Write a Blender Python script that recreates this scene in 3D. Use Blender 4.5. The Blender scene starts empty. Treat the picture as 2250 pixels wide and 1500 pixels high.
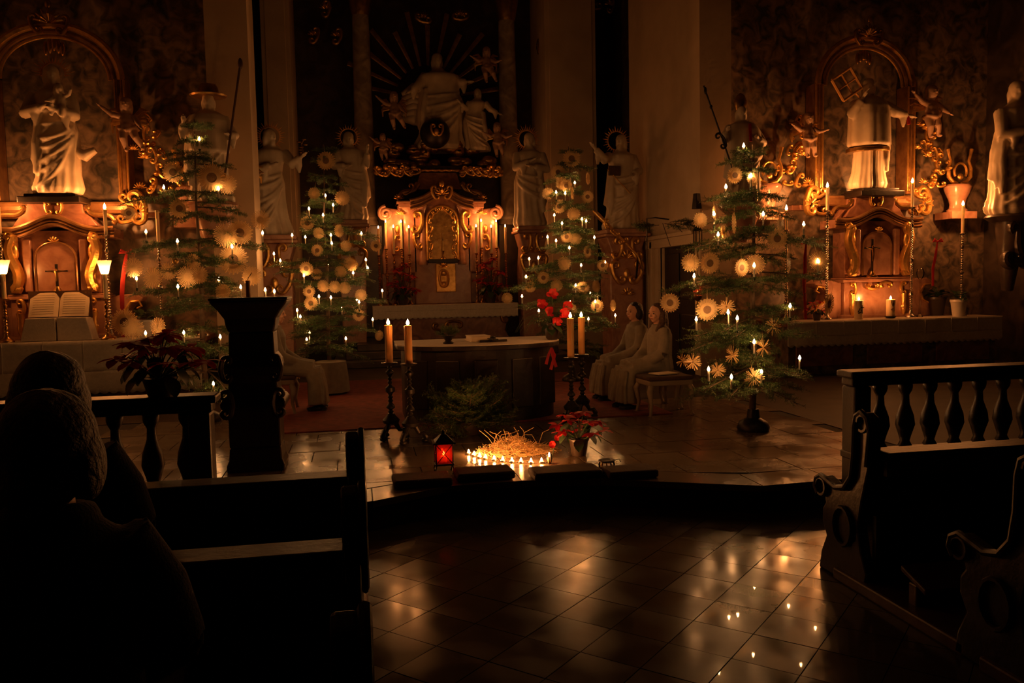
import bpy, math, random
import numpy as np
from mathutils import Vector, Matrix
random.seed(7)
SC = bpy.context.scene
COL = SC.collection
PI = math.pi
# ------------------------------------------------------------------ camera
H, FPX, YAW, ROLL = 1.6, 1820.0, 0.1824, 0.020
PITCH = math.atan((750 - 622) / FPX)
CAM = Vector((0, 0, H))
_f0 = Vector((math.sin(YAW), math.cos(YAW), 0)); _r0 = Vector((math.cos(YAW), -math.sin(YAW), 0)); _z = Vector((0, 0, 1))
FW = _f0 * math.cos(PITCH) - _z * math.sin(PITCH)
_u0 = _z * math.cos(PITCH) + _f0 * math.sin(PITCH)
RT = _r0 * math.cos(ROLL) - _u0 * math.sin(ROLL)
UP = _u0 * math.cos(ROLL) + _r0 * math.sin(ROLL)
cd = bpy.data.cameras.new('camera'); cam = bpy.data.objects.new('camera', cd); COL.objects.link(cam)
cam.matrix_world = Matrix(((RT.x, UP.x, -FW.x, 0), (RT.y, UP.y, -FW.y, 0), (RT.z, UP.z, -FW.z, H), (0, 0, 0, 1)))
cd.sensor_width = 36; cd.lens = FPX / 2250 * 36; cd.clip_start = 0.05; cd.clip_end = 100
SC.camera = cam
# ------------------------------------------------------------------ world and exposure (night: almost no ambient light)
W = bpy.data.worlds.new('night'); SC.world = W; W.use_nodes = True
W.node_tree.nodes['Background'].inputs[0].default_value = (1, .62, .32, 1)
W.node_tree.nodes['Background'].inputs[1].default_value = 0.0003
SC.view_settings.view_transform = 'Standard'; SC.view_settings.look = 'None'
SC.view_settings.gamma = 1; SC.view_settings.use_curve_mapping = False
SC.view_settings.exposure = 0.0
FLAME_E = {'altar': 1000.0, 'tall': 2300.0, 'tree': 235.0, 'tea': 700.0, 'big': 330.0, 'glass': 700.0, 'high': 620.0, 'lantern': 150.0}
WARM = (1, .34, .085); BULB = (1, .43, .14)

def ray(px, py): return FW * FPX + RT * (px - 1125) - UP * (py - 750)
def at(px, py, Y):
    d = ray(px, py); return CAM + d * (Y / d.y)
def ground(px, py, z):
    d = ray(px, py); return CAM + d * ((z - H) / d.z)
def mpp(p): return (Vector(p) - CAM).dot(FW) / FPX
# ------------------------------------------------------------------ materials
MATS = {}
def M(name, c1, c2=None, scale=8., rough=.5, metal=0., bump=0., bscale=None, rough2=None, sss=0., trans=0., detail=4., spec=None, warp=0., coat=0.):
    m = bpy.data.materials.new(name); m.use_nodes = True
    nt = m.node_tree; N = nt.nodes; L = nt.links; b = N['Principled BSDF']
    b.inputs['Roughness'].default_value = rough; b.inputs['Metallic'].default_value = metal
    b.inputs['Base Color'].default_value = (*c1, 1)
    if spec is not None: b.inputs['Specular IOR Level'].default_value = spec
    if coat: b.inputs['Coat Weight'].default_value = coat; b.inputs['Coat Roughness'].default_value = .02
    tc = N.new('ShaderNodeTexCoord')
    if c2 is not None or rough2 is not None:
        n = N.new('ShaderNodeTexNoise'); n.inputs['Scale'].default_value = scale; n.inputs['Detail'].default_value = detail
        n.inputs['Distortion'].default_value = warp
        L.new(tc.outputs['Object'], n.inputs['Vector'])
        r = N.new('ShaderNodeMapRange'); r.inputs[1].default_value = .35; r.inputs[2].default_value = .65
        L.new(n.outputs['Fac'], r.inputs[0])
        if c2 is not None:
            mx = N.new('ShaderNodeMix'); mx.data_type = 'RGBA'
            mx.inputs[6].default_value = (*c1, 1); mx.inputs[7].default_value = (*c2, 1)
            L.new(r.outputs[0], mx.inputs[0]); L.new(mx.outputs[2], b.inputs['Base Color'])
        if rough2 is not None:
            r2 = N.new('ShaderNodeMapRange'); r2.inputs[3].default_value = rough; r2.inputs[4].default_value = rough2
            L.new(r.outputs[0], r2.inputs[0]); L.new(r2.outputs[0], b.inputs['Roughness'])
    if bump:
        n2 = N.new('ShaderNodeTexNoise'); n2.inputs['Scale'].default_value = bscale or scale; n2.inputs['Detail'].default_value = 3
        L.new(tc.outputs['Object'], n2.inputs['Vector'])
        bp = N.new('ShaderNodeBump'); bp.inputs['Strength'].default_value = bump; bp.inputs['Distance'].default_value = .02
        L.new(n2.outputs['Fac'], bp.inputs['Height']); L.new(bp.outputs[0], b.inputs['Normal'])
    if sss:
        b.inputs['Subsurface Weight'].default_value = sss; b.inputs['Subsurface Radius'].default_value = (.07, .035, .014)
    if trans:
        out = N['Material Output']; t = N.new('ShaderNodeBsdfTranslucent'); t.inputs[0].default_value = (*c1, 1)
        ms = N.new('ShaderNodeMixShader'); ms.inputs[0].default_value = trans
        L.new(b.outputs[0], ms.inputs[1]); L.new(t.outputs[0], ms.inputs[2]); L.new(ms.outputs[0], out.inputs[0])
    MATS[name] = m; return m
def emit(name, col, s):
    m = bpy.data.materials.new(name); m.use_nodes = True; N = m.node_tree.nodes; N.clear()
    o = N.new('ShaderNodeOutputMaterial'); e = N.new('ShaderNodeEmission'); e.inputs[0].default_value = (*col, 1); e.inputs[1].default_value = s
    m.node_tree.links.new(e.outputs[0], o.inputs[0]); MATS[name] = m; return m
def glass(name, col, rough=0.):
    m = bpy.data.materials.new(name); m.use_nodes = True; N = m.node_tree.nodes; N.clear(); L = m.node_tree.links
    o = N.new('ShaderNodeOutputMaterial'); t = N.new('ShaderNodeBsdfTransparent'); t.inputs[0].default_value = (*col, 1)
    g = N.new('ShaderNodeBsdfGlossy'); g.inputs['Roughness'].default_value = .08
    fr = N.new('ShaderNodeFresnel'); fr.inputs[0].default_value = 1.45
    ms = N.new('ShaderNodeMixShader'); L.new(fr.outputs[0], ms.inputs[0]); L.new(t.outputs[0], ms.inputs[1]); L.new(g.outputs[0], ms.inputs[2])
    if rough:
        tl = N.new('ShaderNodeBsdfTranslucent'); tl.inputs[0].default_value = (*col, 1)
        m2 = N.new('ShaderNodeMixShader'); m2.inputs[0].default_value = rough; L.new(ms.outputs[0], m2.inputs[1]); L.new(tl.outputs[0], m2.inputs[2]); L.new(m2.outputs[0], o.inputs[0])
    else: L.new(ms.outputs[0], o.inputs[0])
    MATS[name] = m; return m
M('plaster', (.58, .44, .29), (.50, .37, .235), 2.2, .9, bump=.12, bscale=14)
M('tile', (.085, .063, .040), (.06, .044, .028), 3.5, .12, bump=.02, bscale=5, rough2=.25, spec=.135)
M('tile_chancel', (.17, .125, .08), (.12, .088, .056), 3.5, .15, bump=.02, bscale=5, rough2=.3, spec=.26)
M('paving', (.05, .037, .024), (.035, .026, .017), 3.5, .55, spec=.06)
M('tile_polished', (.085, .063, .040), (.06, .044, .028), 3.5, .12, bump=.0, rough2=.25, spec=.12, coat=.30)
M('stool_paint', (.30, .24, .17), None, rough=.5)
M('grout', (.03, .024, .018), (.02, .016, .012), 20, .9)
M('wall_marble', (.235, .16, .105), (.04, .036, .028), 5.5, .35, detail=8, warp=1.2, bump=.05)
M('red_marble', (.30, .145, .09), (.16, .07, .045), 4.5, .22, detail=8, warp=1.5)
M('pink_marble', (.46, .25, .165), (.32, .155, .10), 5, .25, detail=8, warp=1.2)
M('grey_marble', (.52, .42, .31), (.24, .19, .14), 3.0, .28, detail=8, warp=1.5)
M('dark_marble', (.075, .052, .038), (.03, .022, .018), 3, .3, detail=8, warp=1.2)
M('gold', (.86, .53, .17), (.66, .36, .09), 14, .30, metal=.9, bump=.25, bscale=30, rough2=.46)
M('gold_leaf', (.85, .46, .14), (.72, .36, .10), 10, .5, metal=.35)
M('old_gold', (.52, .31, .10), (.30, .16, .05), 9, .34, metal=.9, bump=.3, bscale=22)
M('gilt_wood', (.36, .19, .075), (.20, .095, .035), 7, .32, metal=.45)
M('ivory', (.64, .53, .38), (.52, .42, .29), 5, .48, bump=.06, bscale=25)
M('flesh_paint', (.46, .29, .19), (.38, .23, .15), 6, .45)
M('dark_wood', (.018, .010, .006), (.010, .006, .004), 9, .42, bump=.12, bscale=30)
M('brown_wood', (.10, .055, .03), (.06, .03, .017), 9, .4, bump=.1, bscale=30)
M('white_cloth', (.68, .62, .52), (.60, .54, .44), 30, .85, bump=.2, bscale=160)
M('robe_cloth', (.27, .235, .175), (.22, .19, .145), 12, .9, bump=.15, bscale=120)
M('wax', (.86, .70, .44), (.82, .62, .36), 9, .4, sss=.8)
M('beeswax', (.78, .45, .16), (.72, .38, .12), 9, .4, sss=.8)
M('wick', (.02, .018, .016), None, rough=.9)
M('brass', (.62, .40, .16), (.40, .24, .08), 12, .28, metal=1)
M('silver', (.60, .54, .46), (.40, .34, .28), 12, .25, metal=1, bump=.3, bscale=40)
M('iron', (.05, .042, .036), (.03, .026, .022), 16, .42, metal=.6)
M('needle', (.050, .105, .030), (.085, .150, .045), 5, .5, trans=.15)
M('bark', (.17, .11, .065), (.10, .065, .04), 14, .85, bump=.4, bscale=40)
M('straw', (.86, .66, .35), (.76, .54, .25), 18, .5, trans=.4)
M('straw_dark', (.22, .12, .05), (.15, .08, .035), 18, .6)
M('red_petal', (.55, .018, .018), (.38, .01, .012), 9, .55, trans=.18)
M('leaf', (.03, .07, .022), (.02, .045, .016), 9, .45)
M('red_cloth', (.50, .02, .016), (.38, .014, .012), 9, .6)
M('carpet', (.22, .045, .03), (.14, .028, .02), 12, .95, bump=.3, bscale=200)
M('cushion', (.10, .06, .035), (.07, .04, .025), 12, .9, bump=.3, bscale=120)
M('paper', (.80, .70, .52), (.74, .63, .45), 9, .8)
M('print', (.25, .18, .12), None, rough=.9)
M('pot_white', (.72, .66, .56), (.66, .59, .49), 9, .35)
M('pot_dark', (.05, .035, .025), None, rough=.4)
M('skin', (.62, .36, .25), (.56, .31, .21), 9, .5)
M('lips', (.40, .12, .09), None, rough=.5)
M('hair_brown', (.10, .055, .028), (.06, .032, .016), 40, .5, bump=.5, bscale=60)
M('hair_dark', (.02, .014, .010), (.012, .009, .007), 40, .5, bump=.5, bscale=60)
M('hair_grey', (.04, .028, .02), (.022, .016, .011), 40, .6, bump=.6, bscale=60)
M('coat', (.022, .018, .014), (.016, .013, .010), 30, .95, bump=.3, bscale=120)
M('coat_dark', (.012, .010, .008), (.009, .008, .006), 30, .95, bump=.3, bscale=120)
M('shoe', (.015, .012, .010), None, rough=.4)
M('tin', (.70, .62, .52), None, rough=.35, metal=1)
glass('clear_glass', (.92, .9, .85)); glass('red_glass', (.80, .17, .12), .14); glass('milk_glass', (.95, .88, .74), .45)
for k, e in FLAME_E.items(): emit('flame_' + k, BULB if k == 'tree' else WARM, e)
# ------------------------------------------------------------------ mesh builder
class MB:
    def __init__(s): s.v = []; s.f = []
    def add(s, vs, fs):
        o = len(s.v); s.v += [tuple(v) for v in vs]; s.f += [tuple(i + o for i in f) for f in fs]; return s
    def box(s, c, d, rz=0, top=1.0):
        x, y, z = d[0] / 2, d[1] / 2, d[2] / 2; cs, sn = math.cos(rz), math.sin(rz); vs = []
        for k in (-1, 1):
            t = top if k > 0 else 1
            for a, b in ((-1, -1), (1, -1), (1, 1), (-1, 1)):
                X, Y = a * x * t, b * y * t
                vs.append((c[0] + X * cs - Y * sn, c[1] + X * sn + Y * cs, c[2] + k * z))
        return s.add(vs, [(3, 2, 1, 0), (4, 5, 6, 7), (0, 1, 5, 4), (1, 2, 6, 5), (2, 3, 7, 6), (3, 0, 4, 7)])
    def b2(s, x0, x1, y0, y1, z0, z1): return s.box(((x0 + x1) / 2, (y0 + y1) / 2, (z0 + z1) / 2), (abs(x1 - x0), abs(y1 - y0), abs(z1 - z0)))
    def lathe(s, prof, n=16, c=(0, 0, 0), sx=1, sy=1, fn=None, rot=0, off=None):
        vs = []; fs = []
        for j, (r, z) in enumerate(prof):
            o = off(z) if off else (0, 0)
            for i in range(n):
                t = 2 * PI * i / n + rot; q = r * (fn(t, z) if fn else 1)
                vs.append((c[0] + o[0] + q * sx * math.cos(t), c[1] + o[1] + q * sy * math.sin(t), c[2] + z))
        m = len(prof)
        for j in range(m - 1):
            for i in range(n):
                fs.append((j * n + i, j * n + (i + 1) % n, (j + 1) * n + (i + 1) % n, (j + 1) * n + i))
        fs.append(tuple(range(n))[::-1]); fs.append(tuple((m - 1) * n + i for i in range(n)))
        return s.add(vs, fs)
    def tube(s, pts, rad, n=8, flat=1.0, closed=False):
        P = [Vector(p) for p in pts]; m = len(P)
        if not hasattr(rad, '__len__'): rad = [rad] * m
        vs = []; fs = []; ref = None
        for i in range(m):
            t = (P[min(i + 1, m - 1)] - P[max(i - 1, 0)])
            if t.length < 1e-9: t = Vector((0, 0, 1))
            t.normalize()
            if ref is None: ref = Vector((0, 1, 0)) if abs(t.y) < .9 else Vector((1, 0, 0))
            a = ref - t * ref.dot(t)
            if a.length < 1e-6: a = t.orthogonal()
            a.normalize(); b = t.cross(a); ref = a
            for k in range(n):
                w = 2 * PI * k / n
                vs.append(P[i] + (a * math.cos(w) * flat + b * math.sin(w)) * rad[i])
        for i in range(m - 1):
            for k in range(n):
                fs.append((i * n + k, i * n + (k + 1) % n, (i + 1) * n + (k + 1) % n, (i + 1) * n + k))
        fs.append(tuple(range(n))[::-1]); fs.append(tuple((m - 1) * n + i for i in range(n)))
        return s.add(vs, fs)
    def ell(s, c, r, n=12, m=8, rot=None, fn=None):
        if not hasattr(r, '__len__'): r = (r, r, r)
        vs = []; fs = []
        for j in range(m + 1):
            ph = -PI / 2 + PI * j / m
            for i in range(n):
                t = 2 * PI * i / n; cp = max(math.cos(ph), 1e-3); g = fn(t, ph) if fn else 1
                v = Vector((r[0] * cp * math.cos(t) * g, r[1] * cp * math.sin(t) * g, r[2] * math.sin(ph) * g))
                if rot: v = rot @ v
                vs.append((c[0] + v.x, c[1] + v.y, c[2] + v.z))
        for j in range(m):
            for i in range(n):
                fs.append((j * n + i, j * n + (i + 1) % n, (j + 1) * n + (i + 1) % n, (j + 1) * n + i))
        return s.add(vs, fs)
    def prism(s, out, y0, y1, flip=None):      # outline (x,z) pulled along y
        n = len(out)
        vs = [(x, y0, z) for x, z in out] + [(x, y1, z) for x, z in out]
        fs = [tuple(range(n)), tuple(range(2 * n - 1, n - 1, -1))] + [(i, i + n, (i + 1) % n + n, (i + 1) % n) for i in range(n)]
        return s.add(vs, fs)
    def prismx(s, out, x0, x1):                # outline (y,z) pulled along x
        n = len(out)
        vs = [(x0, y, z) for y, z in out] + [(x1, y, z) for y, z in out]
        fs = [tuple(range(n))[::-1], tuple(range(n, 2 * n))] + [((i + 1) % n, (i + 1) % n + n, i + n, i) for i in range(n)]
        return s.add(vs, fs)
    def prismz(s, out, z0, z1):
        n = len(out)
        vs = [(x, y, z0) for x, y in out] + [(x, y, z1) for x, y in out]
        fs = [tuple(range(n))[::-1], tuple(range(n, 2 * n))] + [(i, (i + 1) % n, (i + 1) % n + n, i + n) for i in range(n)]
        return s.add(vs, fs)
    def mesh(s, name, smooth=True):
        me = bpy.data.meshes.new(name); me.from_pydata(s.v, [], s.f)
        if smooth: me.polygons.foreach_set('use_smooth', [True] * len(me.polygons))
        me.update(); return me
    def build(s, name, mat, parent=None, smooth=True, bevel=0.0, angle=True):
        V = np.array(s.v)
        if parent is None: o0 = Vector(((V[:, 0].min() + V[:, 0].max()) / 2, (V[:, 1].min() + V[:, 1].max()) / 2, V[:, 2].min()))
        else: o0 = origin(parent)
        s.v = [tuple(v) for v in (V - np.array(o0))]
        me = s.mesh(name, smooth); me.materials.append(MATS[mat])
        o = bpy.data.objects.new(name, me); COL.objects.link(o)
        if parent is None: o.location = o0
        else: o.parent = parent
        if bevel:
            b = o.modifiers.new('bevel', 'BEVEL'); b.width = bevel; b.segments = 2; b.limit_method = 'ANGLE'; b.angle_limit = .6
        if smooth and angle:
            try: me.set_sharp_from_angle(angle=.7)
            except Exception: pass
        return o
def origin(o):
    v = Vector(o.location)
    while o.parent: o = o.parent; v = v + Vector(o.location)
    return v
def obj(name, me, parent=None, loc=(0, 0, 0), rot=(0, 0, 0), sc=(1, 1, 1)):
    o = bpy.data.objects.new(name, me); COL.objects.link(o); o.parent = parent
    o.location = loc; o.rotation_euler = rot; o.scale = sc if hasattr(sc, '__len__') else (sc, sc, sc); return o
LABELS = {}
def tag(o, label, cat, group=None):
    if label in LABELS and not (group and LABELS[label] == group): print('DUPLABEL', label)
    if not 4 <= len(label.split()) <= 16: print('LABELLEN', len(label.split()), label)
    LABELS[label] = group
    o['label'] = label; o['category'] = cat
    if group: o['group'] = group
    return o
def thing(name, loc, label, cat, group=None, rz=0):
    o = bpy.data.objects.new(name, None); COL.objects.link(o); o.location = loc; o.rotation_euler[2] = rz; o.empty_display_size = .1
    return tag(o, label, cat, group)
def struct(o): o['kind'] = 'structure'; return o
def stuff(o): o['kind'] = 'stuff'; return o
ONES = ['', 'first', 'second', 'third', 'fourth', 'fifth', 'sixth', 'seventh', 'eighth', 'ninth', 'tenth', 'eleventh', 'twelfth', 'thirteenth', 'fourteenth', 'fifteenth', 'sixteenth', 'seventeenth', 'eighteenth', 'nineteenth', 'twentieth']
def ordn(i):
    if i <= 20: return ONES[i]
    return 'thirtieth' if i == 30 else ('twenty-' if i < 30 else 'thirty-') + ONES[i % 10]
def remesh(mb, name, vox, mat, smooth=2):
    me = mb.mesh(name); o = bpy.data.objects.new(name, me); COL.objects.link(o)
    r = o.modifiers.new('r', 'REMESH'); r.mode = 'VOXEL'; r.voxel_size = vox; r.use_smooth_shade = True
    if smooth:
        q = o.modifiers.new('s', 'SMOOTH'); q.factor = .5; q.iterations = smooth
    dg = bpy.context.evaluated_depsgraph_get(); me2 = bpy.data.meshes.new_from_object(o.evaluated_get(dg))
    bpy.data.objects.remove(o); bpy.data.meshes.remove(me); me2.name = name
    me2.materials.clear(); me2.materials.append(MATS[mat]); return me2
def spiral(cx, cz, r0, r1, a0, a1, n=18, y=0.0):
    out = []
    for i in range(n):
        t = i / (n - 1); r = r0 + (r1 - r0) * t; a = a0 + (a1 - a0) * t
        out.append((cx + r * math.cos(a), y, cz + r * math.sin(a)))
    return out
def cscroll(mb, c, size, ang=0, mir=1, rad=.12, flat=1.3):
    """a rococo C-scroll: curl, back, curl; lies in the xz plane around c"""
    pts = spiral(0, .5, .10, .34, -PI * 1.9 + PI, PI * .5 + PI * .5, 14) + [(-.42, 0, .12), (-.42, 0, -.12)] + spiral(0, -.5, .34, .08, PI, PI * 2.9, 14)
    P = []; R = []
    for i, (x, y, z) in enumerate(pts):
        x *= mir; X = x * math.cos(ang) - z * math.sin(ang); Z = x * math.sin(ang) + z * math.cos(ang)
        P.append((c[0] + X * size, c[1] - .03 * size * math.sin(PI * i / len(pts)), c[2] + Z * size))
        R.append(size * rad * (.45 + .75 * math.sin(PI * i / (len(pts) - 1))))
    mb.tube(P, R, 8, flat)
def sscroll(mb, p0, p1, bulge, rad, curl=.25, n=22, flat=1.2):
    p0 = Vector(p0); p1 = Vector(p1); d = p1 - p0; L = d.length; d.normalize(); s = Vector((-d.z, 0, d.x))
    pts = []
    for i in range(10):
        a = -2.2 * PI * (1 - i / 10); r = curl * L * .35 * (.25 + .75 * i / 10)
        pts.append(p0 + d * r * (1 - math.cos(a)) * .5 - s * r * math.sin(a) * (1 if bulge > 0 else -1) * .6)
    for i in range(n): t = i / (n - 1); pts.append(p0 + d * L * t + s * bulge * L * math.sin(2 * PI * t))
    for i in range(1, 10):
        a = 2.2 * PI * i / 10; r = curl * L * .35 * (1 - .75 * i / 10)
        pts.append(p1 - d * r * (1 - math.cos(a)) * .5 - s * r * math.sin(a) * (1 if bulge > 0 else -1) * .6)
    m = len(pts); mb.tube(pts, [rad * (.5 + .6 * math.sin(PI * i / (m - 1))) for i in range(m)], 8, flat)
def shell(mb, c, r, n=7, a0=.2, a1=PI - .2, depth=.25):
    for i in range(n):
        a = a0 + (a1 - a0) * i / (n - 1)
        mb.tube([(c[0] + r * .15 * math.cos(a), c[1], c[2] + r * .15 * math.sin(a)), (c[0] + r * .6 * math.cos(a), c[1] - r * depth, c[2] + r * .6 * math.sin(a)), (c[0] + r * math.cos(a), c[1] - r * depth * .6, c[2] + r * math.sin(a))], [r * .07, r * .13, r * .10], 6)
# ------------------------------------------------------------------ floors
EDGE = [(-8, 5.2), (-.7, 5.2), (.05, 5.43), (.59, 5.70), (1.1, 5.72), (1.65, 5.62), (2.65, 5.15), (3.2, 5.18), (11, 5.2)]
def edge_y(x):
    for (a, b), (c, d) in zip(EDGE, EDGE[1:]):
        if a <= x <= c: return b + (d - b) * (x - a) / (c - a)
    return 5.2
CZ = .2
floor = struct(MB().b2(-8, 11, -1, 6.2, -.2, -.006).build('floor', 'grout', smooth=False))
TH = -.603 - YAW; TS = .285
A0 = ground(1572, 1319.6, 0)
tm = MB(); h = TS / 2 - .0022
tm.box((0, 0, -.004), (2 * h, 2 * h, .008)); tmesh = tm.mesh('tile', False); tmesh.materials.append(MATS['tile']); pmesh = tm.mesh('tile', False); pmesh.materials.append(MATS['tile_polished'])
U = Vector((math.cos(TH), math.sin(TH), 0)); V_ = Vector((-math.sin(TH), math.cos(TH), 0))
for i in range(-14, 16):
    for j in range(-14, 20):
        c = A0 + U * (i + .5) * TS + V_ * (j + .5) * TS
        if -.75 < c.x < 4.7 and 2.35 < c.y < 6.0 and c.y < edge_y(c.x) + .12 and not (c.x > 3.2 and c.y < 3.4):
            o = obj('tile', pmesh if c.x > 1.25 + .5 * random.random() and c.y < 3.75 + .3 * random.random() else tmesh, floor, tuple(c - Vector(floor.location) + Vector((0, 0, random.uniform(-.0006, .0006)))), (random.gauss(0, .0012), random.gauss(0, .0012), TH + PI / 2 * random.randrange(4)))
chancel = struct(MB().prismz(EDGE + [(11, 18.4), (-8, 18.4)], 0, CZ - .006).build('floor_chancel', 'grout', smooth=False))
# nosing stones along the step
pts = []
for (a, b), (c, d) in zip(EDGE[1:-1], EDGE[2:-1] + [(6.2, 5.2)]):
    n = max(1, round(math.hypot(c - a, d - b) / .75))
    for k in range(n): pts.append((a + (c - a) * k / n, b + (d - b) * k / n))
pts.append((6.2, 5.2))
for (a, b), (c, d) in zip(pts, pts[1:]):
    g = .004
    MB().prismz([(a + g, b - .025), (c - g, d - .025), (c - g, d + .32), (a + g, b + .32)], CZ - .045, CZ).build('step_stone', 'tile_chancel', chancel, smooth=False)
CT = .42
for j in range(0, 9):
    y0 = 5.5 + j * CT; sh = (j % 2) * CT * .5
    for i in range(-6, 16):
        x0 = i * CT + sh - .2; x1 = x0 + CT; e = .004
        if x1 < -2.3 or x0 > 4.1: continue
        ya = max(y0, edge_y(x0) + .325); yb = max(y0, edge_y(x1) + .325); y1 = y0 + CT
        if ya > y1 - .05 or yb > y1 - .05: continue
        cx, cy = (x0 + x1) / 2, (y0 + y1) / 2; t = random.gauss(0, .0006)
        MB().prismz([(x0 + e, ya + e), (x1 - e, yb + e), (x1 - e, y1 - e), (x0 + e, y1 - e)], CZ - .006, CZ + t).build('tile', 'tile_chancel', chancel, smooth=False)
MB().b2(-8, 11, 5.5 + 9 * CT, 18.4, CZ - .006, CZ + .001).b2(4.35, 11, 5.55, 5.5 + 9 * CT, CZ - .006, CZ + .001).build('paving', 'paving', chancel, smooth=False)
# ------------------------------------------------------------------ shell of the church
def wall(name, args, mat='plaster', bevel=0):
    m = MB()
    for a in args: m.b2(*a)
    return struct(m.build(name, mat, smooth=False, bevel=bevel))
wall('wall_altar_left', [(-8, -1.75, 12.0, 12.3, 0, 9)], 'wall_marble')
wall('wall_altar_right', [(5.35, 10.1, 12.0, 12.3, 0, 9)], 'wall_marble')
XL0, XL1 = at(456, 230, 11.3).x, at(550, 230, 11.3).x; XR0, XR1 = at(1538, 230, 11.3).x, at(1607, 230, 11.3).x
print('pillars', XL0, XL1, XR0, XR1)
wall('wall_pillar_left', [(XL0, XL1, 11.3, 11.98, CZ, 9)])
wall('wall_pillar_right', [(4.87, 5.35, 11.3, 11.5, CZ, 9), (4.87, 5.35, 12.9, 14.4, CZ, 9), (4.87, 5.35, 11.5, 12.9, 2.12, 9)])
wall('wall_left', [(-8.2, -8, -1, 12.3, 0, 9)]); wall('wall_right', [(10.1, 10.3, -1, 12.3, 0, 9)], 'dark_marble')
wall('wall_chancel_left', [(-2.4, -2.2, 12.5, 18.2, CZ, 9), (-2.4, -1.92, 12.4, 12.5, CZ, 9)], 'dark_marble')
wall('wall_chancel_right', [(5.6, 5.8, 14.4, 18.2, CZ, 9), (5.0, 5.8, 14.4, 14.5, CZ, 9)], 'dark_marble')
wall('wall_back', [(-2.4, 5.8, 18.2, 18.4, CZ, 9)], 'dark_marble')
wall('ceiling', [(-8.2, 10.3, -1, 18.4, 9, 9.2)], 'wall_marble')
# pilasters of the apse, with base, capital
def pilaster(name, x0, x1, y0, y1):
    m = MB().b2(x0, x1, y0, y1, CZ + .9, 8); m.b2(x0 - .06, x1 + .06, y0 - .06, y1, CZ, CZ + .9); m.b2(x0 - .05, x1 + .05, y0 - .05, y1, 8, 8.3)
    m.b2(x0 - .12, x1 + .12, y0 - .12, y1, 8.3, 8.42); m.b2(x0 + .08, x1 - .08, y0 - .02, y0, CZ + 1.1, 7.8)
    return struct(m.build(name, 'plaster', smooth=False, bevel=.01))
pilaster('trim_1', -1.67, -1.13, 16.8, 18.2); pilaster('trim_2', 3.9, 4.97, 16.8, 18.2)
# door in the reveal of the right pillar
door = struct(MB().b2(4.94, 4.99, 11.5, 12.9, CZ, 2.12).build('door_1', 'dark_wood', smooth=False))
for z0 in (.35, 1.3):
    for y0 in (11.62, 12.26): MB().b2(4.92, 4.94, y0, y0 + .52, z0, z0 + .72).build('panel', 'dark_wood', door, smooth=False, bevel=.012)
MB().ell((4.88, 12.78, 1.2), .03).tube([(4.94, 12.78, 1.2), (4.88, 12.78, 1.2)], .012).build('handle', 'brass', door)
fr = MB()
for k, (a, b) in enumerate(((0, .10), (.14, .20), (.24, .34), (.38, .44), (.47, .53))):
    d = (.05, .03, .07, .03, .05)[k]; fr.b2(4.87 - d, 4.90, 12.9 + a, 12.9 + b, CZ, 2.24)
fr.b2(4.80, 4.9, 11.4, 13.46, 2.12, 2.26); fr.b2(4.76, 4.9, 11.36, 13.5, 2.26, 2.32)
struct(fr.build('trim_3', 'plaster', smooth=False, bevel=.008))
# ------------------------------------------------------------------ candles and candlesticks
def flame_mesh(kind):
    m = MB().lathe([(.02, 0), (.34, .10), (.5, .25), (.44, .45), (.28, .68), (.12, .87), (.01, 1.0)], 8); me = m.mesh('flame'); me.materials.append(MATS['flame_' + kind]); return me
FL = {k: flame_mesh(k) for k in FLAME_E}
def candle(p_top, length, r, label, kind='altar', mat='wax', group=None, lit=True, fl=.045, fw=.018, cat='candle'):
    """wax candle whose rim is at p_top"""
    p = Vector(p_top); t = thing('candle', p - Vector((0, 0, length)), label, cat, group)
    b = MB(); z0 = p.z - length
    b.lathe([(r, 0), (r, length * .9), (r * 1.02, length - .006), (r * .9, length), (r * .5, length - .004), (r * .1, length - .006)], 16, (p.x, p.y, z0))
    if r > .02:
        for k in range(3):
            a = random.uniform(3.3, 6.1); b.tube([(p.x + r * math.cos(a), p.y + r * math.sin(a), p.z - q) for q in (0, .03, .06 + .05 * random.random())], [.004, .005, .003], 6)
    wb = b.build('wax_body', mat, t)
    MB().tube([(p.x, p.y, p.z - .006), (p.x, p.y, p.z + .008), (p.x + .002, p.y, p.z + .012)], .0016, 5).build('wick', 'wick', wb)
    if lit: obj('flame', FL[kind], t, (0, 0, length + .004), (0, 0, 0), (fw, fw, fl))
    return t
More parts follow.
